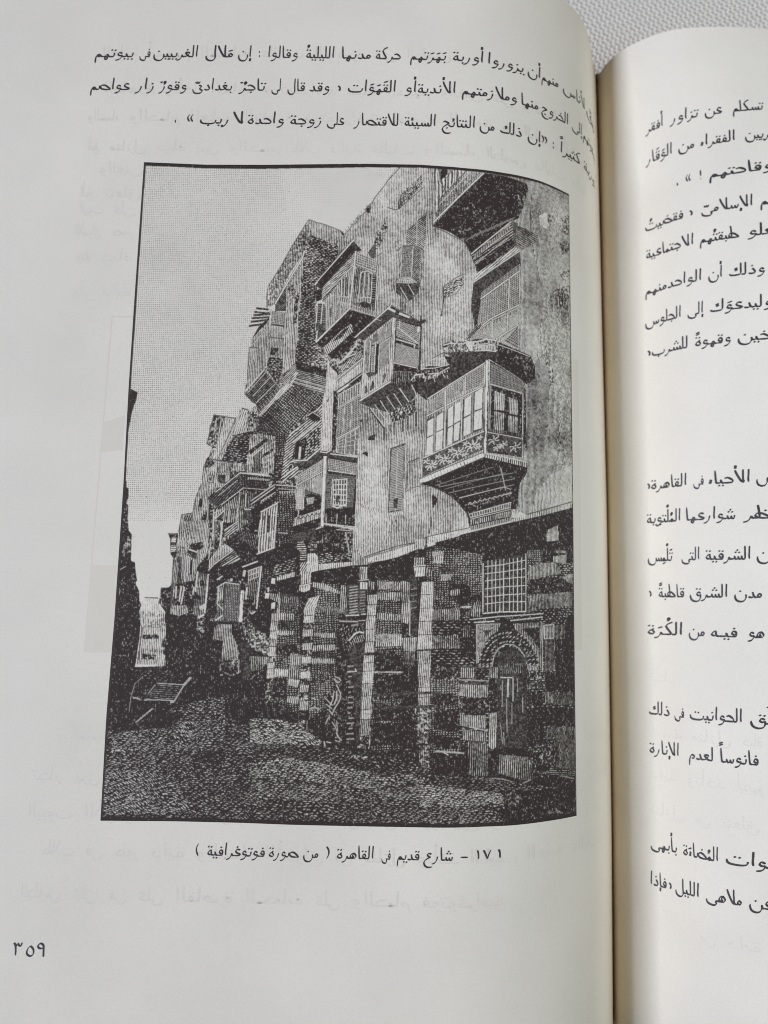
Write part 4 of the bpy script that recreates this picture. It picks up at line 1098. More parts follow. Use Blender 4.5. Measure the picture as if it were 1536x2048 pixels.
L|1576 819 1571 835|0.214|0.7
L|1581 798 1577 806|0.15|0.45
L|1586 815 1582 827|0.112|0.1
L|1592 803 1589 820|0.109|0.7
L|1597 799 1594 813|0.138|0.1
L|1603 823 1603 835|0.217|0.1
L|1608 833 1604 843|0.152|0.1
L|1614 806 1613 820|0.157|0.7
L|1619 827 1618 843|0.173|0.7
L|1625 841 1627 858|0.162|0.45
L|1631 836 1634 843|0.135|0.45
L|1636 843 1640 851|0.18|0.7
L|1642 834 1647 842|0.129|0.7
L|1648 831 1643 843|0.16|0.45
L|1653 834 1648 844|0.218|0.45
L|1659 836 1654 854|0.204|0.1
L|1665 827 1661 840|0.118|0.45
L|1671 848 1672 864|0.148|0.7
L|1677 831 1678 844|0.223|0.45
L|1682 836 1680 842|0.205|0.7
L|1688 843 1687 853|0.148|0.45
L|1694 851 1696 856|0.119|0.7
L|1700 864 1702 870|0.22|0.7
L|1706 855 1705 868|0.139|0.7
L|1712 854 1706 866|0.137|0.7
L|1718 856 1722 864|0.207|0.45
L|1264 858 1317 829|0.184|0.15
L|1182 973 1197 1003 1203 1022|0.204|0.85
P|1405 778 1445 775 1436 814 1410 800|0.724|l|90|0.4
P|1551 771 1706 811 1725 853 1730 903 1688 935 1671 881 1554 798|0.125|b
P|1554 798 1665 841 1636 896 1554 845|0.015|b
L|1554 783 1700 815|0.163|0.8
P|1243 1042 1507 849 1495 1243 1485 1266 1231 1366 1237 1279|0.5|l
Q|1254 1049 1316 1000 1317 1070 1252 1096|8|9|0.082|0.8|0.1
Q|1325 990 1399 935 1397 998 1325 1045|10|9|0.082|0.8|0.1
Q|1406 929 1485 876 1484 960 1407 993|11|9|0.082|0.8|0.1
L|1249 1031 1485 869|0.4|0.06
L|1249 1031 1485 869|0.204|0.95
L|1246 1104 1484 967|0.441|0.06
L|1246 1104 1484 967|0.245|0.95
P|1244 1119 1319 1081 1315 1245 1244 1271|0.1|s
P|1330 1072 1391 1034 1385 1201 1328 1232|0.1|s
P|1396 1030 1484 968 1480 1151 1394 1190|0.1|s
P|1250 1126 1274 1111 1275 1180 1249 1192|0.97|s
P|1248 1197 1274 1185 1273 1261 1246 1268|0.97|s
P|1288 1103 1315 1085 1314 1155 1287 1169|0.97|s
P|1286 1174 1314 1160 1311 1239 1284 1251|0.97|s
P|1335 1072 1356 1056 1356 1137 1335 1149|0.97|s
P|1334 1155 1355 1142 1352 1218 1332 1227|0.97|s
P|1362 1051 1388 1038 1385 1117 1360 1133|0.97|s
P|1360 1139 1384 1124 1379 1199 1358 1210|0.97|s
P|1403 1028 1431 1007 1429 1088 1401 1104|0.97|s
P|1400 1111 1429 1094 1428 1171 1399 1186|0.97|s
P|1447 996 1480 973 1477 1062 1444 1074|0.97|s
P|1444 1081 1477 1067 1475 1147 1442 1159|0.97|s
L|1305 1115 1303 1149|0.071|0.6
L|1454 1005 1452 1065|0.071|0.6
L|1467 1074 1462 1144|0.071|0.6
L|1412 1121 1408 1176|0.071|0.6
L|1306 1179 1304 1238|0.071|0.6
L|1422 1026 1420 1081|0.071|0.6
L|1281 1100 1278 1256|0.306|0.5
L|1437 1003 1435 1165|0.306|0.45
L|1323 995 1321 1238|0.461|0.06
L|1323 995 1321 1238|0.265|0.95
L|1393 993 1389 1201|0.42|0.06
L|1393 993 1389 1201|0.224|0.95
P|1510 854 1673 932 1663 1257 1495 1248|0.064|b
Q|1511 864 1669 932 1664 982 1510 954|24|8|0.071|0.55|0.05
P|1531 984 1577 994 1576 1064 1532 1064|0.5|l|88|0.4
P|1531 1072 1577 1076 1575 1155 1528 1152|0.5|l|88|0.4
P|1597 1005 1637 1013 1637 1079 1597 1074|0.5|l|88|0.4
P|1595 1084 1637 1087 1635 1166 1595 1160|0.5|l|88|0.4
L|1508 956 1664 982|0.265|0.75
L|1515 965 1510 1160|0.204|0.6
L|1510 864 1502 1247|0.339|0.06
L|1510 864 1502 1247|0.143|0.6
P|1491 856 1510 854 1500 1250 1484 1251|0.621|l|89|0.7
L|1491 861 1484 1251|0.143|0.15
L|1664 982 1660 1257|0.42|0.06
L|1664 982 1660 1257|0.224|0.85
P|1235 1280 1486 1157 1484 1236 1232 1359|0.1|s
L|1275 1307 1278 1307 1281 1307 1284 1307 1287 1305 1291 1303 1294 1300|0.224|0.9
L|1273 1312 1275 1313 1276 1315 1277 1316 1280 1317 1283 1318 1287 1317|0.224|0.9
L|1269 1315 1268 1317 1267 1320 1266 1322 1266 1325 1267 1327 1269 1330|0.224|0.9
L|1265 1315 1262 1317 1259 1319 1256 1321 1254 1323 1252 1327 1252 1331|0.224|0.9
L|1263 1312 1260 1312 1257 1312 1254 1313 1251 1314 1247 1316 1244 1319|0.224|0.9
L|1265 1308 1263 1306 1262 1304 1261 1303 1258 1302 1255 1302 1251 1302|0.224|0.9
L|1269 1305 1270 1302 1271 1300 1272 1297 1272 1295 1271 1292 1269 1289|0.224|0.9
L|1273 1304 1276 1302 1279 1301 1282 1299 1284 1296 1286 1293 1286 1289|0.224|0.9
L|1327 1282 1330 1281 1333 1281 1336 1281 1339 1280 1342 1278 1346 1275|0.224|0.9
L|1325 1286 1326 1288 1328 1289 1329 1291 1331 1292 1334 1292 1338 1292|0.224|0.9
L|1321 1289 1320 1292 1318 1294 1317 1297 1317 1299 1318 1302 1321 1304|0.224|0.9
L|1316 1289 1313 1291 1310 1293 1308 1295 1305 1298 1304 1301 1303 1305|0.224|0.9
L|1314 1286 1311 1287 1308 1287 1305 1287 1302 1288 1299 1290 1296 1294|0.224|0.9
L|1316 1282 1315 1281 1314 1279 1312 1278 1310 1276 1307 1276 1303 1276|0.224|0.9
L|1321 1279 1322 1277 1323 1274 1324 1272 1324 1269 1323 1266 1320 1264|0.224|0.9
L|1325 1279 1328 1277 1331 1275 1334 1273 1336 1271 1338 1267 1338 1263|0.224|0.9
L|1385 1252 1388 1252 1392 1251 1395 1251 1398 1250 1402 1247 1406 1244|0.224|0.9
L|1383 1257 1384 1259 1386 1260 1387 1262 1390 1263 1393 1264 1398 1263|0.224|0.9
L|1378 1260 1377 1263 1375 1266 1374 1269 1374 1272 1375 1275 1378 1277|0.224|0.9
L|1373 1261 1370 1263 1366 1265 1363 1267 1360 1270 1359 1274 1358 1278|0.224|0.9
L|1371 1257 1367 1258 1364 1258 1361 1258 1357 1260 1353 1262 1350 1266|0.224|0.9
L|1373 1253 1371 1251 1370 1249 1368 1247 1366 1246 1362 1246 1358 1246|0.224|0.9
L|1378 1249 1379 1246 1380 1244 1381 1241 1382 1238 1380 1235 1378 1232|0.224|0.9
L|1383 1249 1386 1247 1389 1244 1393 1242 1395 1239 1397 1235 1398 1231|0.224|0.9
L|1444 1220 1447 1220 1451 1219 1454 1219 1458 1217 1462 1215 1466 1211|0.224|0.9
L|1441 1225 1443 1227 1445 1229 1446 1230 1449 1232 1453 1232 1457 1231|0.224|0.9
L|1436 1229 1435 1232 1433 1235 1432 1238 1432 1241 1433 1244 1436 1247|0.224|0.9
L|1431 1229 1428 1232 1424 1234 1421 1236 1418 1239 1416 1243 1415 1248|0.224|0.9
L|1429 1226 1425 1226 1422 1227 1418 1227 1415 1228 1411 1231 1407 1235|0.224|0.9
L|1431 1221 1429 1219 1428 1217 1426 1216 1424 1214 1420 1214 1415 1215|0.224|0.9
L|1436 1217 1437 1214 1439 1211 1440 1208 1440 1205 1439 1202 1436 1199|0.224|0.9
L|1441 1217 1445 1214 1448 1212 1452 1210 1455 1207 1456 1203 1457 1198|0.224|0.9
L|1298 1271 1300 1271 1301 1271 1303 1271 1304 1270 1306 1269 1307 1268|0.224|0.8
L|1296 1275 1296 1276 1296 1277 1296 1278 1296 1279 1297 1280 1299 1281|0.224|0.8
L|1293 1275 1291 1276 1289 1277 1288 1277 1287 1279 1286 1280 1285 1282|0.224|0.8
L|1292 1272 1292 1271 1291 1271 1290 1270 1289 1270 1287 1270 1285 1270|0.224|0.8
L|1296 1270 1297 1268 1298 1267 1299 1266 1299 1265 1299 1263 1299 1261|0.224|0.8
L|1351 1290 1353 1289 1354 1289 1356 1289 1357 1289 1359 1288 1361 1286|0.224|0.8
L|1349 1293 1349 1294 1349 1295 1349 1296 1349 1297 1350 1298 1352 1299|0.224|0.8
L|1346 1293 1344 1294 1342 1295 1341 1296 1340 1297 1339 1299 1338 1301|0.224|0.8
L|1346 1290 1345 1290 1344 1289 1343 1288 1342 1288 1340 1288 1338 1289|0.224|0.8
L|1349 1288 1350 1287 1351 1286 1352 1284 1353 1283 1352 1281 1352 1280|0.224|0.8
L|1351 1243 1352 1243 1354 1243 1355 1243 1357 1242 1359 1241 1360 1240|0.224|0.8
L|1349 1246 1349 1248 1348 1249 1348 1250 1349 1251 1350 1252 1352 1253|0.224|0.8
L|1345 1247 1344 1248 1342 1248 1341 1249 1339 1251 1338 1252 1338 1254|0.224|0.8
L|1345 1244 1344 1243 1343 1243 1342 1242 1341 1242 1340 1242 1337 1242|0.224|0.8
L|1349 1242 1350 1240 1351 1239 1352 1238 1352 1237 1352 1235 1351 1233|0.224|0.8
L|1409 1261 1411 1261 1412 1261 1414 1260 1415 1260 1417 1259 1419 1257|0.224|0.8
L|1407 1264 1407 1265 1407 1266 1407 1268 1407 1269 1408 1269 1410 1270|0.224|0.8
L|1403 1265 1402 1265 1400 1266 1399 1267 1397 1268 1396 1270 1396 1272|0.224|0.8
L|1403 1262 1402 1261 1402 1260 1401 1260 1399 1259 1398 1260 1396 1260|0.224|0.8
L|1407 1259 1408 1258 1409 1257 1410 1256 1411 1254 1411 1253 1410 1251|0.224|0.8
L|1411 1214 1413 1214 1414 1214 1416 1214 1418 1213 1419 1212 1421 1210|0.224|0.8
L|1409 1217 1409 1219 1409 1220 1409 1221 1409 1222 1410 1223 1412 1224|0.224|0.8
L|1406 1218 1404 1219 1402 1220 1401 1220 1400 1222 1399 1223 1398 1225|0.224|0.8
L|1406 1215 1405 1214 1404 1214 1403 1213 1402 1213 1400 1213 1398 1213|0.224|0.8
L|1409 1213 1410 1211 1411 1210 1412 1209 1413 1207 1413 1206 1412 1204|0.224|0.8
L|1471 1187 1472 1186 1474 1186 1475 1186 1477 1185 1479 1184 1480 1183|0.224|0.8
L|1468 1190 1468 1191 1468 1192 1468 1193 1469 1194 1470 1195 1471 1196|0.224|0.8
L|1465 1190 1463 1191 1462 1192 1460 1193 1459 1194 1458 1196 1457 1198|0.224|0.8
L|1465 1187 1464 1187 1463 1186 1462 1186 1461 1185 1459 1185 1457 1186|0.224|0.8
L|1468 1185 1469 1184 1471 1182 1471 1181 1472 1180 1472 1178 1471 1176|0.224|0.8
L|1466 1226 1467 1226 1469 1226 1470 1226 1472 1225 1474 1224 1476 1222|0.224|0.8
L|1464 1230 1464 1231 1463 1232 1463 1233 1464 1234 1465 1235 1467 1236|0.224|0.8
L|1460 1230 1458 1231 1457 1232 1455 1233 1454 1234 1453 1236 1452 1238|0.224|0.8
L|1460 1227 1459 1226 1458 1226 1457 1225 1456 1225 1454 1225 1452 1226|0.224|0.8
L|1464 1225 1465 1223 1466 1222 1467 1221 1467 1220 1467 1218 1467 1216|0.224|0.8
L|1250 1292 1252 1292 1253 1292 1255 1291 1256 1291 1258 1290 1260 1288|0.224|0.8
L|1248 1295 1248 1296 1248 1297 1248 1298 1248 1299 1250 1300 1251 1301|0.224|0.8
L|1245 1295 1243 1296 1242 1297 1240 1298 1239 1299 1238 1301 1237 1303|0.224|0.8
L|1245 1292 1244 1292 1243 1291 1242 1291 1241 1290 1239 1290 1237 1291|0.224|0.8
L|1248 1290 1249 1289 1250 1288 1251 1287 1252 1285 1252 1284 1251 1282|0.224|0.8
L|1235 1280 1485 1160|0.224|0.85
P|1503 1163 1661 1182 1660 1250 1499 1243|0.06|s
L|1534 1193 1537 1194 1539 1195 1542 1195 1545 1195 1548 1194 1552 1192|0.224|0.72
L|1529 1198 1528 1201 1527 1203 1527 1206 1527 1208 1529 1210 1532 1212|0.224|0.72
L|1523 1199 1520 1201 1517 1202 1514 1204 1511 1207 1509 1210 1508 1214|0.224|0.72
L|1522 1194 1520 1194 1518 1193 1515 1193 1512 1193 1509 1194 1505 1196|0.224|0.72
L|1528 1189 1528 1187 1529 1184 1530 1182 1530 1180 1528 1177 1525 1175|0.224|0.72
L|1533 1189 1537 1187 1540 1185 1543 1183 1546 1181 1548 1177 1549 1173|0.224|0.72
L|1575 1210 1577 1210 1579 1211 1581 1211 1583 1211 1586 1210 1590 1209|0.224|0.72
L|1571 1214 1570 1216 1569 1218 1569 1220 1569 1222 1570 1224 1573 1225|0.224|0.72
L|1566 1215 1563 1216 1561 1218 1558 1219 1556 1221 1554 1224 1553 1227|0.224|0.72
L|1565 1211 1563 1211 1561 1210 1559 1210 1557 1210 1554 1211 1551 1212|0.224|0.72
L|1570 1207 1570 1205 1571 1203 1571 1201 1571 1199 1570 1197 1568 1196|0.224|0.72
L|1574 1206 1577 1205 1580 1203 1582 1202 1585 1200 1586 1197 1587 1194|0.224|0.72
L|1634 1215 1636 1215 1639 1216 1642 1217 1645 1216 1649 1215 1654 1213|0.224|0.72
L|1628 1220 1627 1223 1626 1226 1625 1228 1625 1230 1627 1233 1630 1235|0.224|0.72
L|1621 1221 1618 1223 1614 1225 1611 1227 1608 1230 1605 1233 1604 1237|0.224|0.72
L|1620 1216 1618 1216 1615 1215 1612 1215 1609 1215 1605 1216 1601 1218|0.224|0.72
L|1626 1211 1627 1208 1628 1206 1629 1203 1628 1201 1627 1198 1623 1196|0.224|0.72
L|1633 1210 1636 1208 1640 1206 1643 1204 1646 1202 1649 1198 1650 1194|0.224|0.72
L|1548 1225 1550 1225 1552 1225 1553 1226 1556 1226 1558 1225 1561 1223|0.224|0.72
L|1545 1228 1544 1230 1543 1232 1543 1233 1543 1235 1544 1237 1546 1238|0.224|0.72
L|1540 1229 1538 1230 1536 1231 1533 1232 1531 1234 1530 1237 1529 1239|0.224|0.72
L|1540 1225 1538 1225 1536 1224 1534 1224 1532 1224 1530 1225 1527 1226|0.224|0.72
L|1543 1222 1544 1220 1545 1218 1545 1216 1545 1215 1544 1213 1542 1212|0.224|0.72
L|1548 1221 1550 1220 1552 1219 1555 1217 1557 1216 1558 1213 1559 1210|0.224|0.72
L|1503 1163 1661 1177|0.204|0.7
P|1498 1159 1661 1170 1661 1157 1500 1146|0.265|l|90|0.4
P|1219 1368 1480 1249 1489 1265 1228 1390|0.9|l|110|0.7
L|1219 1368 1480 1250|0.163|0.12
L|1227 1391 1489 1268|0.204|0.08
P|1489 1257 1683 1278 1683 1298 1489 1269|0.477|l|90|0.5
L|1490 1252 1683 1275|0.184|0.85
P|1227 1392 1488 1269 1685 1298 1680 1325 1646 1368 1635 1477 1429 1487 1410 1439 1366 1410 1284 1394|0.015|b
P|1222 1384 1277 1371 1630 1355 1627 1385 1610 1444 1607 1525 1432 1576 1420 1526 1413 1502 1374 1458 1316 1417 1273 1400|0.015|b
L|1301 1399 1616 1326|0.102|0.55
L|1340 1423 1619 1351|0.102|0.55
L|1383 1441 1621 1375|0.102|0.55
L|1284 1394 1529 1307|0.102|0.4
L|1323 1408 1581 1328|0.102|0.4
L|1560 1310 1581 1400|0.245|0.5
L|1554 1301 1570 1354|0.102|0.6
L|1383 1443 1573 1388 1605 1396|0.163|0.7
L|1408 1471 1610 1408|0.143|0.6
P|1412 1464 1605 1411 1610 1425 1422 1483|0.125|b
L|1420 1469 1428 1459 1437 1465|0.163|0.75
L|1440 1463 1448 1453 1457 1459|0.163|0.75
L|1461 1457 1469 1447 1478 1453|0.163|0.75
L|1482 1451 1490 1441 1499 1446|0.163|0.75
L|1503 1445 1511 1436 1520 1440|0.163|0.75
L|1524 1438 1532 1430 1542 1433|0.163|0.75
L|1545 1432 1554 1424 1564 1427|0.163|0.75
L|1567 1425 1576 1417 1586 1420|0.163|0.75
L|1589 1418 1598 1411 1608 1413|0.163|0.75
Q|1425 1507 1605 1450 1602 1472 1430 1521|17|1|0.163|0.85|0.1
L|1430 1528 1605 1479|0.163|0.8
P|1430 1533 1605 1485 1605 1508 1432 1552|0.265|l|90|0.45
Q|1432 1557 1605 1513 1605 1528 1432 1574|22|0|0.163|0.7|0.1
P|1182 1402 1225 1393 1273 1400 1316 1418 1350 1439 1374 1460 1393 1481 1413 1505 1422 1526 1428 1559 1432 1575 1327 1595 1275 1611 1214 1626 1167 1641|0.584|l
P|1094 1528 1160 1498 1166 1416 1225 1395 1387 1474 1387 1584 1247 1611 1200 1631 1012 1691 1086 1595|0.572|l
L|1166 1421 1187 1406 1225 1396 1268 1398 1311 1413 1350 1436 1387 1471|0.163|0.15
L|1273 1400 1316 1417 1350 1438 1374 1458 1393 1480 1413 1503 1421 1526 1427 1559|0.184|0.08
L|1267 1520 1270 1553 1261 1591|0.245|0.15
L|1278 1428 1288 1457 1279 1481|0.204|0.25
L|1322 1518 1341 1537|0.163|0.25
P|1273 1428 1295 1447 1288 1476 1276 1467|0.253|b
P|1273 1429 1285 1438 1281 1486 1274 1482|0.207|b
P|1010 1195 1038 1184 1034 1211 1007 1210|0.042|b
P|983 1267 994 1257 1009 1264 1006 1280 997 1274|0.042|b
P|985 1394 1023 1376 1031 1383 1029 1402 1009 1398 986 1415|0.042|b
P|1000 1514 1019 1509 1012 1521|0.042|b
P|967 1127 979 1124 977 1134|0.042|b
L|1108 1537 1118 1566|0.204|0.2
L|1107 1585 1106 1680|0.122|0.3
L|1120 1523 1127 1546|0.184|0.2
L|998 1520 1020 1508|0.184|0.2
L|1001 1525 1010 1520|0.255|0.15
L|1072 1379 1083 1451|0.102|0.5
P|980 1337 1047 1321 1082 1413 1079 1499 988 1482|0.672|l|90|0.36
P|983 1487 1084 1518 1110 1642 993 1692 963 1645|0.637|b
L|1173 1299 1216 1281|0.265|0.1
P|1176 1301 1219 1286 1220 1366 1168 1416 1164 1333|0.477|l
L|1171 1299 1166 1416|0.153|0.25
Q|1103 1248 1156 1225 1150 1499 1098 1506|2|38|0.133|0.8|0.16
P|1116 1451 1134 1445 1131 1490 1115 1489|0.04|s
L|1100 1245 1159 1222|0.306|0.08
L|1102 1248 1096 1507 1152 1496|0.224|0.08
L|1096 1243 1091 1512|0.4|0.06
L|1096 1243 1091 1512|0.204|0.92
P|1090 1512 1154 1501 1152 1516 1091 1529|0.586|b
L|1156 1225 1151 1499|0.163|0.2
P|672 1202 784 1091 812 1055 814 1110 813 1243 799 1258 757 1298 695 1309 677 1353 655 1393 650 1378 656 1280|0.366|l|42|0.44
P|672 1202 784 1091 812 1051 813 1080 747 1131 696 1191|0.5|l|42|0.5
P|707 1231 749 1200 755 1220 747 1293 695 1297|0.052|b
L|729 1245 726 1296|0.604|0.06
L|729 1245 726 1296|0.408|0.9
P|751 1111 775 1091 809 1110 805 1135 776 1136|0.023|b
L|756 1111 775 1096 805 1115|0.204|0.7
L|697 1226 810 1130|0.204|0.8
P|754 1200 806 1155 804 1244 757 1288|0.31|r|50|0.45
P|623 1193 672 1192 654 1378 645 1388 614 1384 622 1281|0.091|r|-4|0.44
P|623 1193 672 1192 665 1280 631 1281|0.079|p|0|0.4
P|528 1219 565 1199 624 1202 619 1281 610 1354 514 1354 520 1273|0.512|b
P|540 1283 575 1255 572 1350 537 1351|0.158|l
L|535 1285 575 1253|0.306|0.85
L|522 1268 624 1207|0.204|0.25
P|574 1282 621 1252 621 1266 579 1297|0.29|r|30|0.4
P|477 1180 514 1185 518 1214 514 1351 485 1354|0.162|r|-3|0.44
P|483 1086 503 1086 503 1155 488 1205 478 1195 466 1136|0.477|l|80|0.4
P|503 1091 532 1100 544 1145 541 1184 512 1185|0.465|b
P|695 1314 757 1301 814 1257 852 1260 966 1282 964 1307 841 1280 820 1292 773 1335 725 1335|0.05|s
L|690 1307 714 1300 757 1299 813 1246|0.461|0.06
L|690 1307 714 1300 757 1299 813 1246|0.265|0.95
L|811 1262 836 1266 852 1256|0.42|0.06
L|811 1262 836 1266 852 1256|0.224|0.95
L|855 1270 966 1282|0.245|0.9
L|968 1270 964 1304|0.163|0.2
P|673 1358 724 1326 726 1357 650 1397|0.366|l|42|0.5
L|677 1356 720 1328|0.306|0.9
P|720 1362 830 1285 828 1570 708 1541 713 1411|0.265|l|90|0.36
Q|722 1365 773 1330 774 1366 722 1399|7|4|0.092|0.85|0.2
Q|777 1327 825 1295 825 1336 776 1366|7|4|0.092|0.85|0.25
L|723 1401 826 1343|0.38|0.06
L|723 1401 826 1343|0.184|0.95
P|727 1406 784 1371 781 1439 755 1444|0.42|l|90|0.36
Q|789 1376 824 1358 820 1438 788 1448|1|16|0.102|0.85|0.25
L|785 1373 782 1443|0.38|0.06
L|785 1373 782 1443|0.184|0.95
Q|719 1408 752 1411 750 1502 716 1500|4|12|0.082|0.4|0.85
L|718 1408 715 1502|0.359|0.06
L|718 1408 715 1502|0.163|0.95
L|751 1411 749 1497|0.4|0.06
L|751 1411 749 1497|0.204|0.95
P|754 1420 819 1440 822 1520 753 1526 751 1473|0.032|b
Q|760 1456 793 1450 789 1477 766 1482|4|4|0.082|0.2|0.8
P|714 1507 759 1506 760 1540 713 1536|0.042|b
L|731 1507 729 1536|0.204|0.8
P|710 1539 823 1500 823 1570 712 1598 707 1589|0.697|l|90|0.4
L|724 1587 725 1545 732 1533 739 1540|0.204|0.1
L|742 1582 743 1541 750 1529 757 1536|0.204|0.1
L|760 1577 761 1536 767 1524 775 1531|0.204|0.1
L|778 1573 779 1532 785 1519 793 1526|0.204|0.1
L|796 1568 797 1527 803 1515 811 1522|0.204|0.1
L|813 1563 815 1522 821 1510 829 1517|0.204|0.1
P|841 1280 964 1304 961 1570 833 1558|0.042|b
Q|846 1291 962 1310 960 1348 845 1335|16|6|0.082|0.85|0.1
L|847 1339 958 1353|0.4|0.06
L|847 1339 958 1353|0.204|0.95
Q|843 1355 958 1365 949 1488 840 1495|18|16|0.061|0.4|0.06
Q|868 1379 924 1373 923 1484 871 1480|5|5|0.204|0.92|0.1
P|881 1442 896 1441 894 1470 880 1468|0.04|s
L|865 1377 861 1480|0.359|0.06
L|865 1377 861 1480|0.163|0.95
L|868 1485 888 1494 918 1479|0.306|0.85
P|835 1505 955 1503 954 1565 835 1558|0.042|b
L|843 1519 844 1558|0.163|0.7
L|888 1518 887 1562|0.163|0.7
L|922 1523 923 1556|0.163|0.7
L|835 1558 963 1570|0.184|0.85
P|825 1280 841 1280 835 1572 821 1568|0.858|l|89|0.8
L|841 1280 836 1570|0.163|0.08
L|825 1282 821 1568|0.122|0.15
Q|727 1406 780 1375 778 1436 755 1442|8|8|0.061|0.25|-
Q|717 1541 821 1505 823 1568 710 1591|0|3|0.061|0.3|-
P|702 1621 824 1576 838 1566 955 1583 956 1612 946 1693 956 1721 820 1756 773 1762 731 1777 665 1788 660 1651|0.052|b
P|774 1648 849 1614 854 1637 784 1677|0.207|b
P|822 1676 955 1673 954 1697 821 1723|0.197|r|10|0.4
P|819 1723 956 1711 956 1724 820 1754|0.621|l|90|0.42
P|854 1637 925 1641 926 1648 855 1649|0.253|b
P|897 1646 924 1589 948 1593 945 1674|0.207|b
L|924 1593 941 1674|0.265|0.6
P|705 1574 823 1533 819 1571 707 1621|0.011|b
L|707 1619 824 1574|0.204|0.85
L|835 1559 957 1578|0.204|0.85
L|886 1582 952 1586|0.163|0.7
P|773 1682 803 1679 816 1695 818 1752 789 1757 793 1790 751 1805 759 1753 772 1743|0.724|l|90|0.4
P|731 1630 755 1635 767 1658 769 1705 729 1716|0.366|l|0|0.44
P|766 1757 789 1757 786 1785 760 1790|0.354|b
P|724 1720 774 1715 773 1771 726 1779|0.366|l|60|0.4
L|665 1788 721 1772 725 1744|0.245|0.85
P|665 1764 721 1749 721 1772 665 1788|0.596|l|90|0.4
P|660 1651 727 1649 729 1716 664 1759|0.134|w|-10|0.4
P|652 1435 714 1434 711 1612 727 1645 660 1641|0.079|p|10|0.42
P|485 1354 613 1359 602 1384 602 1394 487 1391|0.164|b
L|485 1357 601 1360|0.224|0.85
Q|486 1371 599 1374 599 1385 486 1383|16|0|0.143|0.8|0.1
P|487 1386 597 1389 612 1393 538 1472 534 1496 496 1591 487 1391|0.119|p|5|0.42
P|498 1424 536 1424 533 1472 536 1544 508 1549|0.218|l|90|0.36
P|511 1511 530 1508 527 1549 510 1549|0.06|s
L|515 1434 546 1441|0.204|0.85
L|513 1439 513 1501|0.204|0.7
L|513 1505 537 1507|0.184|0.85
P|631 1398 718 1406 716 1430 710 1541 705 1587 653 1588 648 1475 540 1525 534 1482 632 1422|0.086|p|5|0.42
P|533 1462 626 1400 636 1410 534 1477|0.79|l|32|0.5
L|535 1499 632 1434|0.184|0.75
L|631 1403 718 1408|0.204|0.75
L|632 1417 718 1423|0.143|0.6
P|649 1429 656 1430 653 1443|0.75|s
P|659 1429 666 1430 662 1443|0.75|s
P|668 1429 675 1429 672 1443|0.75|s
P|678 1428 685 1429 682 1443|0.75|s
P|687 1428 694 1429 691 1443|0.75|s
P|697 1428 704 1429 701 1443|0.75|s
P|706 1428 714 1429 710 1442|0.75|s
L|546 1494 545 1501|0.163|0.8
L|557 1487 555 1494|0.163|0.8
L|567 1480 566 1487|0.163|0.8
L|577 1473 576 1480|0.163|0.8
L|587 1466 586 1473|0.163|0.8
L|597 1459 596 1466|0.163|0.8
L|608 1452 607 1459|0.163|0.8
L|618 1445 617 1452|0.163|0.8
P|542 1506 642 1441 646 1475 578 1517 576 1589 543 1590|0.052|b
P|576 1517 647 1475 638 1588 574 1589|0.596|l|88|0.5
L|583 1524 581 1589|0.347|0.1
L|602 1514 601 1589|0.347|0.1
L|621 1499 620 1589|0.347|0.1
L|635 1490 633 1571|0.347|0.1
L|578 1515 647 1474|0.265|0.92
L|594 1519 592 1589|0.204|0.95
L|612 1509 611 1589|0.204|0.95
P|366 1115 459 1127 464 1104 482 1084 508 1092 516 1095 538 1072 548 1126 526 1149 521 1203 453 1288 405 1304 356 1298 359 1290 387 1244 365 1248 343 1237 353 1164|0.5|l|80|0.34
P|366 1116 413 1124 403 1178 387 1236 366 1246 344 1237 353 1164|0.216|b
L|397 1140 387 1236|0.38|0.06
L|397 1140 387 1236|0.184|0.85
L|378 1129 370 1198|0.184|0.8
L|366 1115 459 1128|0.245|0.12
L|366 1115 343 1237 365 1249|0.184|0.12
P|412 1128 457 1133 431 1212 404 1282 397 1297 374 1297 387 1244|0.586|b
P|464 1108 485 1086 508 1092 501 1192 490 1198 445 1197 431 1220|0.572|l|75|0.4
L|482 1092 417 1251|0.4|0.06
L|482 1092 417 1251|0.204|0.92
L|503 1094 498 1169|0.441|0.06
L|503 1094 498 1169|0.245|0.95
L|482 1084 508 1092|0.245|0.12
L|457 1131 393 1297|0.163|0.15
P|509 1096 539 1099 551 1126 527 1176 508 1180|0.354|b
P|449 1199 520 1182 550 1180 528 1211 518 1234 512 1348 460 1357 458 1315 408 1301|0.179|r|8|0.4
L|445 1199 517 1203|0.204|0.15
P|468 1212 517 1203 517 1295 471 1265|0.091|r|5|0.42
P|520 1195 558 1191 622 1201 628 1262 621 1354 512 1356 513 1287|0.488|b
P|516 1264 589 1206 596 1217 524 1280|0.089|b
P|539 1287 574 1256 572 1355 535 1355|0.158|l|90|0.36
L|541 1279 575 1248|0.441|0.06
L|541 1279 575 1248|0.245|0.9
L|576 1263 574 1317|0.184|0.85
P|573 1279 617 1251 617 1263 573 1294|0.164|b
P|335 1336 360 1301 439 1311 444 1349 438 1376 409 1395 388 1433 356 1460 365 1479 361 1634 245 1615 256 1537 298 1525 308 1465 327 1408|0.524|l|88|0.34
L|360 1301 458 1315|0.265|0.1
L|335 1334 360 1301|0.224|0.15
P|337 1338 360 1303 386 1312 361 1337|0.164|b
P|361 1336 387 1316 384 1418 362 1434|0.621|l|90|0.4
Q|353 1368 376 1368 376 1398 354 1396|1|1|0.204|0.12|0.7
P|358 1374 371 1373 371 1390 358 1391|0.253|b
P|385 1316 447 1315 441 1357 387 1358|0.265|l|90|0.36
P|396 1365 426 1365 426 1399 398 1397|0.04|s
Q|427 1367 443 1366 442 1387 426 1395|2|3|0.143|0.3|0.85
P|385 1401 424 1401 421 1418 388 1418|0.596|l|90|0.4
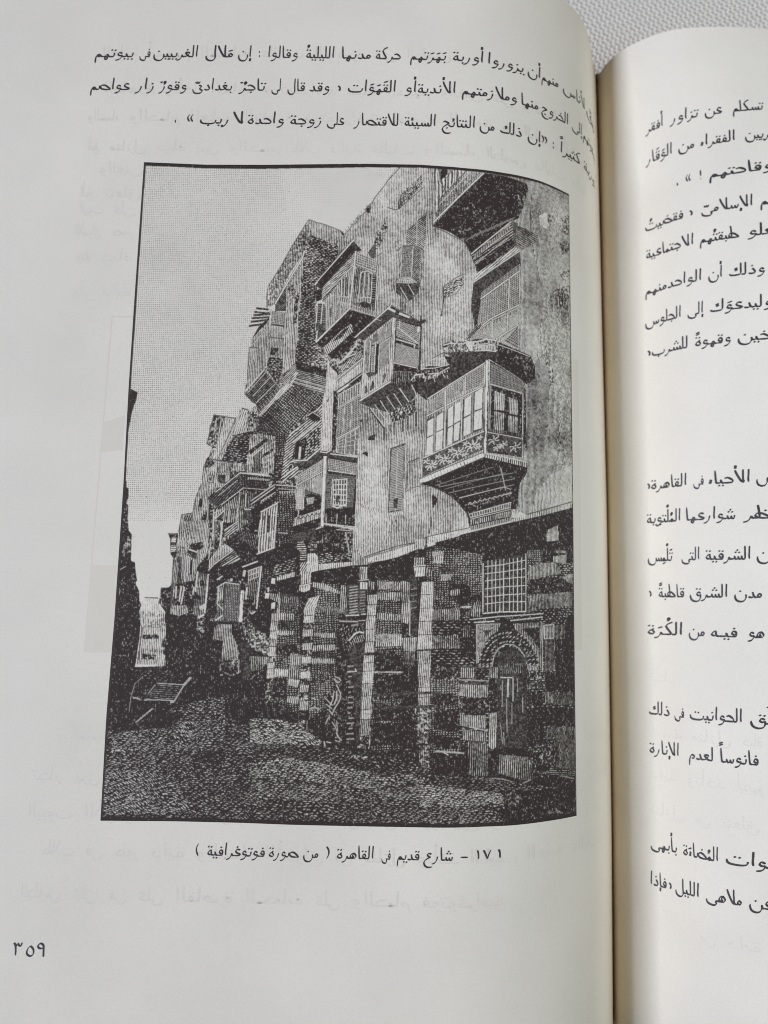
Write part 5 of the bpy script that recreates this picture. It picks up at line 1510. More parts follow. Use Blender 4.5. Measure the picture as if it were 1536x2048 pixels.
P|458 1315 511 1318 504 1348 448 1353|0.408|b
P|356 1462 388 1433 475 1360 486 1368 489 1417 409 1504 391 1493 379 1475|0.07|l|50|0.4
L|389 1437 486 1356|0.359|0.06
L|389 1437 486 1356|0.163|0.95
L|401 1452 476 1387|0.143|0.7
L|414 1489 500 1420|0.184|0.8
L|358 1464 407 1506|0.224|0.08
P|414 1504 495 1435 485 1548 469 1556 417 1553 386 1546|0.454|l|88|0.36
L|489 1435 484 1555|0.163|0.8
P|486 1356 610 1369 605 1384 589 1415 577 1468 570 1498 499 1488 500 1416|0.094|p|5|0.42
L|486 1356 608 1367|0.245|0.88
Q|520 1374 601 1381 599 1386 521 1380|10|0|0.163|0.85|0.1
L|500 1418 597 1424|0.163|0.6
P|497 1431 560 1434 532 1472 532 1558 489 1589 484 1559|0.284|l|90|0.36
P|509 1506 535 1506 532 1553 508 1547|0.05|s
L|514 1442 514 1495|0.4|0.06
L|514 1442 514 1495|0.204|0.85
L|511 1506 535 1507|0.245|0.85
P|390 1550 426 1512 466 1503 481 1507 476 1559 448 1582 424 1556|0.218|l|86|0.4
L|392 1548 426 1513|0.4|0.06
L|392 1548 426 1513|0.204|0.95
L|483 1503 480 1563|0.441|0.06
L|483 1503 480 1563|0.245|0.85
P|394 1549 423 1523 424 1556|0.06|s
L|429 1511 428 1553|0.204|0.75
L|448 1506 447 1560|0.204|0.7
P|424 1560 480 1563 485 1581 448 1601 433 1590|0.042|b
P|433 1597 484 1559 485 1589 449 1619 435 1619|0.366|l|40|0.4
L|433 1593 487 1555|0.4|0.06
L|433 1593 487 1555|0.204|0.9
P|450 1632 493 1596 579 1617 568 1630|0.05|s
P|489 1589 574 1595 579 1617 493 1600|0.064|b
P|532 1468 634 1403 649 1414 540 1495|0.047|b
L|534 1472 628 1403|0.359|0.06
L|534 1472 628 1403|0.163|0.95
L|536 1485 630 1414|0.359|0.06
L|536 1485 630 1414|0.163|0.95
P|301 1581 355 1520 357 1558 318 1588|0.058|b
L|303 1579 331 1551|0.38|0.06
L|303 1579 331 1551|0.184|0.95
P|323 1465 338 1464 336 1502 321 1498|0.089|b
L|330 1532 354 1487|0.163|0.75
P|263 1537 298 1527 298 1566 272 1570|0.218|l|70|0.4
L|255 1533 298 1525|0.204|0.12
L|264 1548 274 1570 298 1568|0.204|0.12
L|298 1529 302 1577 299 1585|0.245|0.1
L|327 1408 308 1465 300 1525|0.204|0.12
L|255 1533 246 1604|0.204|0.15
P|305 1585 325 1588 324 1644 310 1644|0.659|l
P|332 1569 361 1565 365 1634 331 1635|0.265|l|90|0.3
L|385 1509 387 1634|0.265|0.9
L|398 1508 394 1546|0.245|0.9
L|363 1479 367 1634|0.163|0.2
P|575 1524 638 1470 651 1474 638 1629 572 1630|0.5|l|88|0.5
P|587 1535 597 1527 597 1613 586 1613|0.08|s
P|605 1531 616 1527 612 1612 601 1616|0.08|s
L|578 1516 651 1474|0.461|0.06
L|578 1516 651 1474|0.265|0.95
L|601 1534 601 1613|0.204|0.95
P|644 1478 713 1435 720 1484 708 1607 642 1623|0.086|p|5|0.42
P|708 1607 803 1575 804 1626 694 1628|0.06|s
L|656 1599 689 1602|0.163|0.7
P|245 1610 255 1562 366 1552 374 1711 328 1751 319 1806 244 1816 235 1933 229 1933 233 1714|0.477|l|88|0.32
P|245 1614 287 1578 299 1653 285 1693 245 1690|0.488|b
P|205 1611 241 1611 244 1698 233 1714 218 1694 213 1635|0.125|b
P|220 1627 238 1628 237 1646 219 1647|0.659|l|0|0.4
P|218 1659 240 1660 239 1682 219 1686|0.596|l|0|0.4
L|205 1612 243 1611|0.306|0.12
P|250 1702 266 1705 268 1811 250 1808|0.175|l|90|0.32
L|231 1714 232 1910|0.245|0.12
P|281 1693 322 1712 315 1799 291 1799|0.659|l|88|0.36
P|301 1716 310 1716 310 1775 302 1775|0.023|b
L|283 1693 280 1807|0.4|0.06
L|283 1693 280 1807|0.204|0.95
P|285 1685 322 1712 323 1649 299 1649|0.089|b
P|299 1653 346 1640 356 1672 308 1677|0.089|b
L|285 1693 322 1712|0.245|0.1
L|292 1673 325 1684|0.306|0.75
P|328 1747 343 1727 372 1687 376 1719 376 1758 325 1769|0.019|b
P|340 1672 367 1652 368 1688 339 1728|0.596|l|80|0.36
P|374 1719 418 1655 442 1651 471 1670 413 1718 376 1756|0.672|l
L|376 1756 394 1734 471 1674|0.4|0.06
L|376 1756 394 1734 471 1674|0.204|0.9
L|379 1652 374 1711|0.204|0.85
L|394 1560 391 1663|0.306|0.3
L|422 1559 418 1647|0.327|0.9
L|406 1552 406 1651|0.163|0.2
P|394 1643 417 1631 411 1671 396 1683|0.042|b
P|426 1645 480 1610 562 1668 570 1680 508 1709 491 1673 458 1658|0.042|b
P|414 1722 479 1678 500 1709 438 1745|0.265|l|30|0.4
L|430 1738 492 1697|0.204|0.85
L|438 1745 500 1707|0.204|0.85
P|487 1590 567 1609 570 1668 488 1622|0.064|l|85|0.36
P|392 1758 508 1709 570 1684 703 1642 742 1673 745 1767 630 1800 604 1746 572 1739 519 1787 432 1765 376 1766|0.023|b
P|571 1612 595 1604 642 1587 634 1659 568 1686|0.697|l|88|0.5
L|581 1616 579 1672|0.245|0.15
L|593 1616 591 1671|0.245|0.15
L|605 1616 602 1671|0.245|0.15
L|617 1616 614 1671|0.245|0.15
L|640 1547 635 1661|0.502|0.06
L|640 1547 635 1661|0.306|0.9
L|568 1688 635 1661|0.245|0.9
L|577 1549 571 1616|0.224|0.9
L|590 1548 587 1612|0.204|0.9
P|534 1755 588 1737 579 1903 536 1896|0.175|l|88|0.36
L|588 1737 576 1905|0.482|0.06
L|588 1737 576 1905|0.286|0.9
Q|538 1755 580 1739 578 1778 539 1794|4|2|0.163|0.85|0.2
L|513 1740 572 1717|0.286|0.85
L|522 1756 519 1775|0.51|0.85
P|592 1746 624 1738 619 1808 591 1817|0.094|p|0|0.4
P|628 1738 729 1696 719 1767 649 1784|0.197|r|15|0.42
P|653 1780 723 1756 723 1775 653 1792|0.596|l|90|0.4
P|630 1793 645 1788 644 1806 630 1804|0.92|s
P|608 1848 624 1845 623 1865 608 1863|0.92|s
P|635 1890 653 1886 650 1903 634 1902|0.92|s
P|617 1820 624 1820 622 1840 617 1838|0.92|s
P|321 1763 377 1774 373 1930 350 1946 321 1927 329 1845|0.314|l|88|0.34
L|331 1763 327 1841|0.482|0.06
L|331 1763 327 1841|0.286|0.95
L|377 1774 368 1926|0.543|0.06
L|377 1774 368 1926|0.347|0.95
P|342 1798 358 1794 363 1817 345 1822|0.089|b
P|317 1846 341 1857 350 1876 318 1869|0.032|b
P|244 1816 319 1799 325 1931 267 1944 233 1929|0.207|b
P|244 1812 319 1799 315 1814 260 1819|0.023|b
L|269 1823 264 1882|0.306|0.85
L|281 1827 272 1893|0.306|0.85
L|249 1823 249 1870|0.306|0.85
L|320 1826 318 1853|0.306|0.85
P|233 1902 296 1897 302 1928 267 1940 231 1933|0.586|b
L|352 1907 367 1899|0.816|0.85
L|346 1946 365 1934|0.408|0.9
P|377 1774 417 1789 416 1945 376 1930|0.089|b
P|414 1820 445 1804 505 1811 507 1956 409 1958 418 1890|0.246|l
Q|454 1819 501 1822 503 1947 452 1944|0|12|0.204|0.15|-
P|419 1824 442 1824 440 1867 421 1879|0.477|l|90|0.36
L|415 1824 445 1804 505 1811|0.224|0.8
L|418 1820 418 1890|0.224|0.85
L|418 1890 442 1913|0.204|0.85
L|413 1956 440 1936|0.306|0.85
L|446 1812 447 1936|0.245|0.15
L|505 1811 505 1958|0.245|0.15
P|510 1834 523 1834 521 1966 504 1966|0.858|l|89|0.7
P|407 1958 505 1954 516 1981 481 1990 449 1971|0.05|s
L|471 1772 470 1796|0.408|0.85
L|413 1793 440 1773|0.306|0.8
P|424 1765 479 1768 476 1788 441 1788|0.164|b
P|526 1849 562 1864 576 1914 537 1931 524 1896|0.207|b
L|533 1822 531 1869|0.306|0.85
L|557 1926 576 1918|0.306|0.85
P|210 1922 240 1942 310 1940 352 1965 412 1960 532 1961 638 1850 670 1792 745 1768 825 1747 955 1726 1012 1721 1106 1691 1218 1654 1357 1619 1470 1567 1624 1522 1989 1413 1962 2825 -34 2806 -60 2141 85 2146 221 2139 220 2056|0.019|b
P|426 1971 478 1970 478 2001 507 2054 522 2157 493 2173 438 2166 446 2036 409 2030 410 1983|0.366|l|88|0.34
P|440 2113 510 2108 513 2172 443 2174|0.234|b
P|339 1962 370 1957 369 2023 339 2035|0.253|b
P|526 1946 546 1946 570 1976 607 2002 635 2029 630 2094 558 2057 546 2046 522 2020 512 1989|0.216|b
P|518 2039 554 2046 563 2171 529 2191|0.03|s
P|564 2095 630 2094 627 2124 565 2122|0.314|l|88|0.36
P|301 1986 428 2033 443 2174 309 2139|0.047|b
P|561 2122 619 2125 619 2223 561 2224|0.089|b
P|1129 1661 1219 1640 1261 1611 1271 1625 1299 1620 1432 1578 1605 1530 1933 1446 1948 1457 1942 1781 1132 1802|0.011|b
P|1010 1708 1021 1693 1209 1633 1247 1606 1387 1577 1387 1597 1247 1639 1210 1657 1135 1689 1078 1704 1012 1712|0.79|l|90|0.45
L|1002 1691 1068 1666 1134 1644 1209 1627 1247 1608|0.204|0.1
L|1010 1694 1205 1631|0.143|0.2
P|1129 1656 1214 1631 1261 1606 1322 1593 1432 1571 1432 1581 1327 1610 1261 1632 1214 1655 1139 1680|0.804|l|90|0.45
L|1186 1637 1261 1602 1327 1586 1430 1562|0.163|0.12
P|1432 1574 1607 1527 1607 1533 1432 1581|0.8|s
P|1607 1520 1712 1489 1933 1425 1936 1445 1742 1499 1607 1533|0.596|l|90|0.45
L|1607 1518 1933 1420|0.204|0.1
P|1610 1488 1626 1497 1649 1486 1682 1499 1626 1514 1607 1513|0.85|s
P|1204 1616 1237 1611 1247 1625 1243 1654 1200 1654|0.716|b
L|1252 1606 1250 1649|0.408|0.08
P|1254 1634 1285 1624 1290 1634 1257 1646|0.9|s
P|637 1859 1308 1796 1315 2450 1056 2441 763 2363 624 2285|0.032|b
P|806 1796 903 1804 905 2126 887 2265 797 2338 803 2099|0.119|p|4|0.42
P|666 1843 746 1852 760 2129 757 2311 649 2294 651 2093|0.119|p|4|0.42
P|1057 1781 1156 1784 1162 2140 1172 2443 1041 2441 1048 2085|0.136|p|2|0.42
P|1281 1777 1390 1794 1395 2449 1274 2451 1275 2056|0.136|p|2|0.42
P|1236 1894 1454 1927 1455 2166 1240 2169|0.13|r|2|0.5
P|1682 1645 1945 1610 1930 2508 1678 2443|0.197|r|2|0.46
P|1247 1654 1294 1639 1482 1672 1477 1823 1444 1862 1434 1890 1283 1883 1249 1753|0.145|p|0|0.42
P|1300 1724 1366 1732 1357 1751 1310 1738|0.04|s
P|1348 1789 1424 1796 1444 1857 1396 1881 1344 1845|0.015|b
P|1276 1664 1320 1661 1320 1679 1278 1682|0.596|l|88|0.4
P|1278 1682 1320 1680 1319 1708 1281 1711|0.596|l|88|0.4
P|1307 1756 1359 1751 1352 1777 1312 1781|0.5|l|88|0.4
P|1348 1819 1391 1811 1386 1837 1353 1840|0.366|l|88|0.4
P|1444 1862 1479 1860 1475 1922 1434 1918|0.366|l|88|0.4
P|1396 1880 1439 1878 1434 1885 1396 1886|0.724|l|88|0.4
P|1279 1897 1389 1891 1387 1928 1279 1935|0.265|l|88|0.4
P|1280 2001 1387 1993 1385 2041 1279 2050|0.284|l|88|0.4
P|1399 1960 1434 1955 1435 2010 1397 2006|0.175|l|88|0.4
P|1682 1645 1938 1610 1944 1681 1682 1693|0.052|b
P|1682 1645 1753 1636 1752 1690 1687 1703|0.163|p|0|0.4
P|1788 1553 1848 1529 1845 1557 1785 1566|0.42|l|90|0.36
P|1778 1571 1850 1554 1848 1594 1781 1603|0.477|l|90|0.36
P|1816 1663 1898 1651 1892 1693 1819 1687|0.477|l|90|0.36
P|1687 1710 1759 1695 1823 1687 1850 1705 1863 1734 1752 1753 1716 1769 1687 1765|0.366|l|90|0.36
P|1863 1749 1928 1732 1931 1772 1870 1769|0.42|l|90|0.36
P|1685 1832 1764 1823 1927 1807 1929 1868 1801 1878 1751 1884 1685 1898|0.324|l|90|0.36
P|1830 1637 1893 1636 1893 1646 1830 1647|0.314|l|90|0.36
P|1687 1765 1870 1749 1927 1782 1927 1807 1687 1828|0.103|b
P|1478 1696 1483 1701 1679 1657 1681 1897 1478 1905|0.03|s
L|1484 1706 1484 1900|0.204|0.93
L|1504 1694 1503 1900|0.153|0.93
L|1522 1692 1521 1900|0.153|0.93
L|1538 1690 1537 1899|0.153|0.93
L|1556 1688 1555 1899|0.153|0.93
L|1573 1686 1571 1899|0.204|0.93
L|1598 1683 1598 1898|0.153|0.93
L|1616 1681 1616 1898|0.153|0.93
L|1635 1679 1635 1898|0.153|0.93
L|1655 1677 1654 1897|0.153|0.93
L|1675 1660 1674 1897|0.204|0.93
L|1492 1719 1570 1708 1676 1685|0.153|0.9
L|1492 1748 1570 1737 1676 1720|0.153|0.9
L|1492 1777 1570 1766 1676 1754|0.153|0.9
L|1492 1809 1570 1798 1675 1790|0.153|0.9
L|1492 1841 1570 1831 1675 1823|0.153|0.9
L|1492 1869 1570 1859 1675 1856|0.153|0.9
L|1483 1907 1563 1899|0.245|0.85
L|1568 1899 1672 1896|0.245|0.9
P|1446 1927 1763 1903 1760 1917 1573 1929 1446 1943|0.164|b
L|1446 1930 1552 1918 1760 1903|0.204|0.85
L|1449 1943 1532 1937|0.245|0.8
L|1599 1934 1757 1917|0.245|0.75
P|1558 1925 1599 1924 1615 1980 1552 1981|0.011|b
P|1388 2116 1512 2119 1509 2436 1391 2423|0.114|r|2|0.44
P|1458 1951 1558 1947 1548 1975 1522 1991 1498 2014 1484 2045 1466 2102 1459 2104|0.366|l|90|0.4
P|1484 1974 1524 1970 1498 2000|0.08|s
P|1615 1946 1754 1938 1756 2139 1743 2121 1732 2085 1705 2044 1672 2003 1625 1968|0.324|l|90|0.4
P|1654 1968 1740 1958 1742 2049 1697 1999|0.042|b
L|1754 1939 1756 2139|0.224|0.6
L|1458 1951 1459 2104|0.204|0.7
L|1458 1951 1558 1947|0.204|0.5
P|1484 2049 1498 2018 1526 1995 1560 1982 1595 1978 1625 1986 1672 2008 1705 2048 1732 2094 1738 2121 1672 2120 1546 2119 1503 2115|0.052|b
L|1469 2117 1475 2113|0.224|0.5
L|1468 2110 1475 2106|0.224|0.7
L|1470 2090 1476 2086|0.224|0.5
L|1473 2072 1480 2068|0.224|0.85
L|1487 2041 1493 2037|0.224|0.5
L|1496 2028 1503 2024|0.224|0.85
L|1507 2016 1514 2012|0.224|0.5
L|1520 2005 1527 2001|0.224|0.7
L|1534 1997 1541 1993|0.224|0.5
L|1549 1991 1556 1987|0.224|0.7
L|1566 1986 1572 1982|0.224|0.5
L|1582 1984 1589 1980|0.224|0.7
L|1599 1984 1606 1980|0.224|0.85
L|1634 1990 1641 1986|0.224|0.7
L|1650 1996 1657 1992|0.224|0.85
L|1665 2004 1673 2000|0.224|0.7
L|1680 2015 1687 2011|0.224|0.5
L|1693 2027 1700 2023|0.224|0.7
L|1704 2040 1711 2036|0.224|0.85
L|1713 2056 1721 2051|0.224|0.5
L|1724 2090 1732 2086|0.224|0.7
L|1726 2111 1734 2107|0.224|0.85
L|1725 2118 1733 2114|0.224|0.7
L|1483 2117 1490 2113|0.184|0.7
L|1483 2109 1489 2105|0.184|0.5
L|1484 2091 1491 2086|0.184|0.5
L|1488 2074 1495 2070|0.184|0.7
L|1495 2059 1501 2055|0.184|0.7
L|1503 2045 1509 2041|0.184|0.85
L|1513 2033 1519 2029|0.184|0.7
L|1524 2022 1531 2018|0.184|0.85
L|1537 2014 1544 2010|0.184|0.7
L|1567 2003 1574 1999|0.184|0.7
L|1583 2000 1590 1996|0.184|0.7
L|1599 2000 1606 1996|0.184|0.85
L|1615 2002 1622 1998|0.184|0.85
L|1631 2007 1639 2003|0.184|0.7
L|1647 2013 1654 2009|0.184|0.5
L|1661 2022 1668 2018|0.184|0.7
L|1674 2032 1681 2028|0.184|0.85
L|1695 2058 1702 2054|0.184|0.5
L|1702 2074 1709 2070|0.184|0.5
L|1706 2091 1714 2087|0.184|0.85
L|1708 2110 1716 2106|0.184|0.7
L|1708 2118 1716 2114|0.184|0.7
L|1500 2117 1507 2113|0.245|0.7
L|1500 2109 1506 2105|0.245|0.5
L|1502 2092 1508 2088|0.245|0.7
L|1520 2052 1527 2048|0.245|0.5
L|1530 2041 1537 2037|0.245|0.5
L|1555 2026 1562 2022|0.245|0.7
L|1569 2022 1576 2018|0.245|0.5
L|1583 2019 1590 2015|0.245|0.5
L|1598 2019 1605 2015|0.245|0.7
L|1613 2021 1620 2017|0.245|0.7
L|1641 2032 1649 2028|0.245|0.7
L|1665 2051 1672 2047|0.245|0.5
L|1674 2063 1682 2059|0.245|0.5
L|1681 2077 1689 2073|0.245|0.5
L|1686 2092 1694 2088|0.245|0.5
L|1688 2109 1696 2105|0.245|0.85
L|1688 2117 1696 2113|0.245|0.5
L|1515 2117 1522 2113|0.163|0.5
L|1515 2106 1522 2102|0.163|0.85
L|1518 2090 1524 2086|0.163|0.7
L|1523 2076 1530 2072|0.163|0.5
L|1532 2063 1538 2059|0.163|0.5
L|1542 2052 1549 2048|0.163|0.7
L|1554 2044 1561 2040|0.163|0.7
L|1568 2039 1575 2035|0.163|0.85
L|1598 2036 1606 2032|0.163|0.7
L|1614 2039 1621 2034|0.163|0.5
L|1628 2044 1635 2040|0.163|0.5
L|1641 2052 1649 2048|0.163|0.5
L|1653 2063 1660 2059|0.163|0.7
L|1662 2075 1669 2071|0.163|0.5
L|1671 2107 1679 2103|0.163|0.5
L|1522 2115 1531 2075 1551 2044 1580 2028 1615 2030 1641 2044 1667 2075 1677 2107|0.204|0.6
P|1546 2119 1551 2075 1590 2048 1630 2053 1672 2084 1677 2120 1675 2439 1546 2426|0.035|s
P|1551 2106 1661 2102 1651 2142 1555 2146|0.058|l|90|0.45
L|1560 2159 1614 2160|0.441|0.06
L|1560 2159 1614 2160|0.245|0.85
L|1614 2162 1613 2252|0.42|0.06
L|1614 2162 1613 2252|0.224|0.8
L|1592 2166 1590 2234|0.563|0.06
L|1592 2166 1590 2234|0.367|0.75
L|1568 2172 1565 2273|0.163|0.55
L|1585 2243 1587 2373|0.163|0.55
L|1558 2338 1568 2416|0.163|0.55
L|1632 2164 1635 2217|0.163|0.55
L|1658 2240 1658 2297|0.163|0.55
L|1572 2373 1575 2420|0.163|0.55
L|1609 2260 1608 2339|0.163|0.55
L|1560 2190 1561 2207|0.163|0.55
P|1508 2298 1546 2294 1542 2424 1534 2434 1516 2434 1508 2419|0.345|l|89|0.42
P|1546 2428 1676 2442 1681 2472 1551 2458|0.011|b
P|1393 2120 1452 2125 1448 2161 1398 2160|0.284|l|89|0.38
P|1390 2185 1503 2190 1506 2233 1448 2237 1389 2230|0.304|l|89|0.38
P|1390 2242 1503 2242 1499 2298 1391 2298|0.089|b|89|0.38
P|1394 2303 1499 2307 1499 2356 1449 2354 1395 2345|0.246|l|89|0.38
P|1401 2358 1504 2372 1499 2407 1402 2399|0.209|l|89|0.38
P|1281 2006 1392 2006 1388 2046 1276 2049|0.284|l|89|0.38
P|1280 1895 1387 1899 1387 1935 1279 1938|0.284|l|89|0.38
P|1399 2002 1456 2001 1456 2085 1397 2077|0.089|b|89|0.38
P|1281 2105 1388 2112 1389 2160 1282 2166|0.103|b|89|0.38
P|1283 2218 1385 2229 1385 2264 1283 2266|0.089|b|89|0.38
P|1288 2278 1390 2285 1386 2371 1289 2360|0.076|b|89|0.38
P|1280 2382 1391 2393 1386 2435 1281 2428|0.052|b|89|0.38
P|1512 2119 1546 2119 1546 2163 1513 2159|0.265|l|89|0.38
P|1508 2163 1546 2190 1541 2290 1503 2290|0.089|b|89|0.38
P|1680 2107 1738 2121 1732 2134 1680 2129|0.366|l|89|0.38
P|1680 2138 1758 2144 1757 2166 1680 2165|0.164|b|89|0.38
P|1680 2174 1757 2184 1757 2211 1679 2200|0.164|b|89|0.38
P|1679 2213 1757 2220 1757 2274 1682 2271|0.089|b|89|0.38
P|1679 2280 1759 2283 1758 2433 1681 2429|0.052|b|89|0.38
L|1398 2169 1503 2172|0.204|0.55
L|1393 2116 1522 2122|0.245|0.1
L|1393 2179 1508 2183|0.306|0.06
L|1430 2350 1504 2365|0.204|0.7
P|1762 1951 1818 1947 1816 2004 1765 2005|0.42|l|90|0.4
L|1762 1951 1818 1947 1816 2004 1765 2005 1762 1951|0.204|0.75
L|1768 1955 1812 1953|0.122|0.1
P|1820 1950 1882 1945 1881 2003 1819 2006|0.265|l|90|0.38
P|1883 1915 1939 1905 1934 2144 1827 2141 1826 2008 1881 2008|0.089|b
P|1765 2008 1826 2008 1824 2132 1766 2139|0.142|l|90|0.36
P|1766 2139 1934 2144 1933 2218 1766 2211|0.103|b
P|1763 2220 1814 2222 1813 2267 1765 2265|0.284|l|90|0.38
P|1817 2227 1929 2227 1929 2278 1816 2272|0.175|l
P|1765 2283 1932 2292 1938 2365 1765 2354|0.052|b
P|1765 2359 1938 2370 1935 2537 1786 2523|0.142|l|88|0.34
P|1747 2424 1818 2393 1842 2484 1804 2551 1734 2563|0.198|b
P|1551 2456 1681 2472 1713 2509 1718 2562 1649 2557 1546 2527|0.158|l|86|0.44
P|1681 2472 1758 2468 1769 2548 1712 2561|0.198|b
P|1422 2405 1504 2415 1504 2538 1432 2533|0.097|l|88|0.42
L|1497 2547 1560 2548 1642 2574|0.245|0.42
L|1504 2554 1639 2582|0.245|0.42
L|1649 2574 1694 2560|0.245|0.42
L|1792 2524 1927 2563|0.245|0.42
L|1786 2541 1927 2577|0.245|0.42
P|1500 2549 1560 2548 1644 2576 1634 2595 1551 2569|0.175|l|-10|0.34
P|1786 2523 1938 2547 1938 2569 1786 2550|0.111|l|-4|0.34
L|1296 2446 1325 2445 1347 2457|0.4|0.06
L|1296 2446 1325 2445 1347 2457|0.204|0.85
L|1303 2443 1409 2450|0.265|0.65
P|796 1796 844 1800 909 1831 904 1841 797 1814|0.377|l|88|0.4
P|817 1887 903 1895 904 1927 817 1914|0.175|l|88|0.4
P|798 1939 858 1943 858 1952 809 1953|0.175|l|88|0.4
P|810 1997 899 1995 897 2014 850 2015 810 2007|0.398|l|88|0.4
P|804 2046 895 2043 893 2063 805 2068|0.535|l|88|0.4
P|799 2097 892 2096 890 2114 800 2118|0.535|l|88|0.4
P|808 2150 874 2148 874 2155 808 2157|0.175|l|88|0.4
P|796 2176 875 2179 875 2189 797 2191|0.125|b|88|0.4
P|666 1851 736 1852 732 1892 666 1893|0.175|l|88|0.4
P|664 1922 730 1923 729 1948 665 1949|0.535|l|88|0.4
P|659 1990 726 1990 724 2006 658 2008|0.535|l|88|0.4
P|649 2044 748 2042 749 2086 651 2088|0.089|b|88|0.4
P|654 2141 712 2142 710 2168 654 2172|0.547|l|88|0.4
P|719 2079 760 2081 758 2124 718 2125|0.398|l|88|0.4
P|712 2125 755 2128 757 2177 713 2178|0.175|l|88|0.4
P|713 2179 757 2182 754 2211 711 2202|0.547|l|88|0.4
P|713 2245 757 2246 753 2275 711 2269|0.535|l|88|0.4
P|658 2270 712 2274 713 2316 659 2313|0.089|b|88|0.4
P|656 1846 666 1838 670 1883 627 1864 622 1844|0.512|l|88|0.4
P|1057 1786 1154 1792 1152 1821 1058 1818|0.398|l|88|0.4
P|1060 1832 1152 1830 1150 1863 1061 1860|0.488|l|88|0.4
P|1060 1912 1156 1917 1154 1942 1060 1939|0.398|l|88|0.4
P|1059 1997 1160 1995 1160 2041 1057 2046|0.512|l|88|0.4
P|1155 1783 1186 1789 1185 1867 1155 1866|0.443|l|88|0.4
P|1157 1871 1185 1870 1184 1956 1157 1946|0.512|l|88|0.4
P|1157 1956 1186 1965 1185 2004 1158 2005|0.089|b|88|0.4
P|911 1804 936 1808 936 1921 909 1917|0.314|l|88|0.4
P|1160 2010 1217 2006 1215 2062 1166 2060|0.398|l|88|0.4
P|1163 2063 1215 2064 1211 2115 1167 2111|0.175|l|88|0.4
P|1048 2056 1146 2063 1162 2140 1050 2145|0.076|b|88|0.4
P|1050 2152 1167 2154 1169 2250 1052 2252|0.089|b|88|0.4
P|1174 2278 1221 2282 1218 2306 1175 2307|0.398|l|88|0.4
P|1052 2262 1213 2263 1219 2325 1054 2333|0.052|b|88|0.4
P|1044 2343 1219 2334 1215 2424 1046 2427|0.042|b|88|0.4
P|552 1959 583 1987 604 2026 629 2035 626 2083 586 2075 556 2056|0.272|b
P|557 2095 612 2098 614 2142 560 2152|0.175|l|88|0.36
P|562 2191 616 2199 624 2294 566 2296|0.052|b
P|654 2174 708 2178 711 2264 653 2265|0.089|b
P|1186 1759 1216 1763 1219 1999 1189 1999|0.04|s
L|1188 1863 1190 1999|0.224|0.75
L|1192 1818 1214 1814|0.163|0.4
L|1192 1843 1214 1838|0.163|0.4
L|1192 1867 1215 1863|0.163|0.4
L|1193 1892 1215 1888|0.163|0.4
P|938 1803 1010 1802 1010 1925 934 1926|0.06|s
L|946 1814 977 1809|0.204|0.62
L|988 1810 1008 1806|0.163|0.4
L|946 1825 977 1820|0.204|0.62
L|988 1821 1008 1817|0.163|0.4
L|946 1837 978 1831|0.204|0.62
L|989 1832 1008 1829|0.163|0.4
L|947 1848 978 1843|0.204|0.62
L|989 1844 1009 1840|0.163|0.4
L|947 1859 978 1854|0.204|0.62
L|989 1855 1009 1851|0.163|0.4
L|947 1871 978 1865|0.204|0.62
L|989 1866 1009 1863|0.163|0.4
L|948 1882 979 1877|0.204|0.62
L|990 1878 1009 1874|0.163|0.4
L|948 1893 979 1888|0.204|0.62
L|990 1889 1010 1885|0.163|0.4
L|948 1905 979 1899|0.204|0.62
L|990 1900 1010 1897|0.163|0.4
L|948 1916 979 1910|0.204|0.62
L|990 1912 1010 1908|0.163|0.4
L|934 1926 985 1923|0.245|0.9
L|996 1920 1013 1918|0.245|0.8
L|910 1949 981 1949|0.245|0.6
L|986 1945 1011 1944|0.204|0.6
P|907 1951 927 1951 920 2048 937 2125 902 2126 904 2020|0.133|b
P|918 1971 1011 1949 1012 1998 978 1994 949 2024 940 2067 922 2048|0.151|w|60|0.4
P|945 2067 954 2033 973 2009 1010 1998 1010 2025 974 2033 955 2067|0.366|l|110|0.4
L|949 2024 973 1996 990 1989 1005 1993|0.286|0.92
L|962 1965 982 1960|0.408|0.4
P|945 2067 974 2033 1010 2025 1020 2428 988 2419 979 2239 942 2125|0.03|s
L|946 2125 969 2123|0.245|0.5
L|949 2145 967 2144|0.245|0.5
L|950 2165 962 2164|0.245|0.5
L|944 2186 957 2184|0.245|0.5
L|952 2206 971 2204|0.245|0.5
L|953 2226 960 2224|0.245|0.5
L|951 2246 970 2244|0.245|0.5
L|952 2266 971 2264|0.245|0.5
L|951 2286 968 2284|0.245|0.5
L|953 2306 961 2304|0.245|0.5
L|956 2325 975 2324|0.245|0.5
L|948 2345 976 2343|0.245|0.5
L|957 2365 970 2363|0.245|0.5
L|949 2385 975 2383|0.245|0.5
L|950 2405 977 2403|0.245|0.5
L|945 2147 981 2144 976 2134|0.204|0.8
P|637 1924 669 1922 667 1954 636 1956|0.621|l|87|0.36
P|636 1959 667 1956 664 1990 634 1992|0.596|l|87|0.36
P|634 1995 664 1993 662 2022 633 2024|0.646|l|87|0.36
P|633 2027 662 2025 660 2051 632 2053|0.42|l|87|0.36
P|632 2056 660 2054 658 2090 630 2092|0.621|l|87|0.36
P|630 2095 658 2092 656 2114 629 2116|0.253|b|87|0.36
P|629 2119 656 2117 655 2138 628 2140|0.659|l|87|0.36
P|628 2143 655 2141 652 2177 627 2179|0.596|l|87|0.36
P|627 2182 652 2179 649 2220 625 2222|0.207|b|87|0.36
P|625 2225 649 2222 646 2273 623 2274|0.253|b|87|0.36
P|657 1922 667 1836 669 1858 668 1922|0.659|l|86|0.4
P|767 1897 809 1895 808 1926 767 1929|0.646|l|87|0.36
P|767 1932 808 1929 807 1956 766 1958|0.724|l|87|0.36
P|766 1961 807 1958 806 1980 765 1983|0.207|b|87|0.36
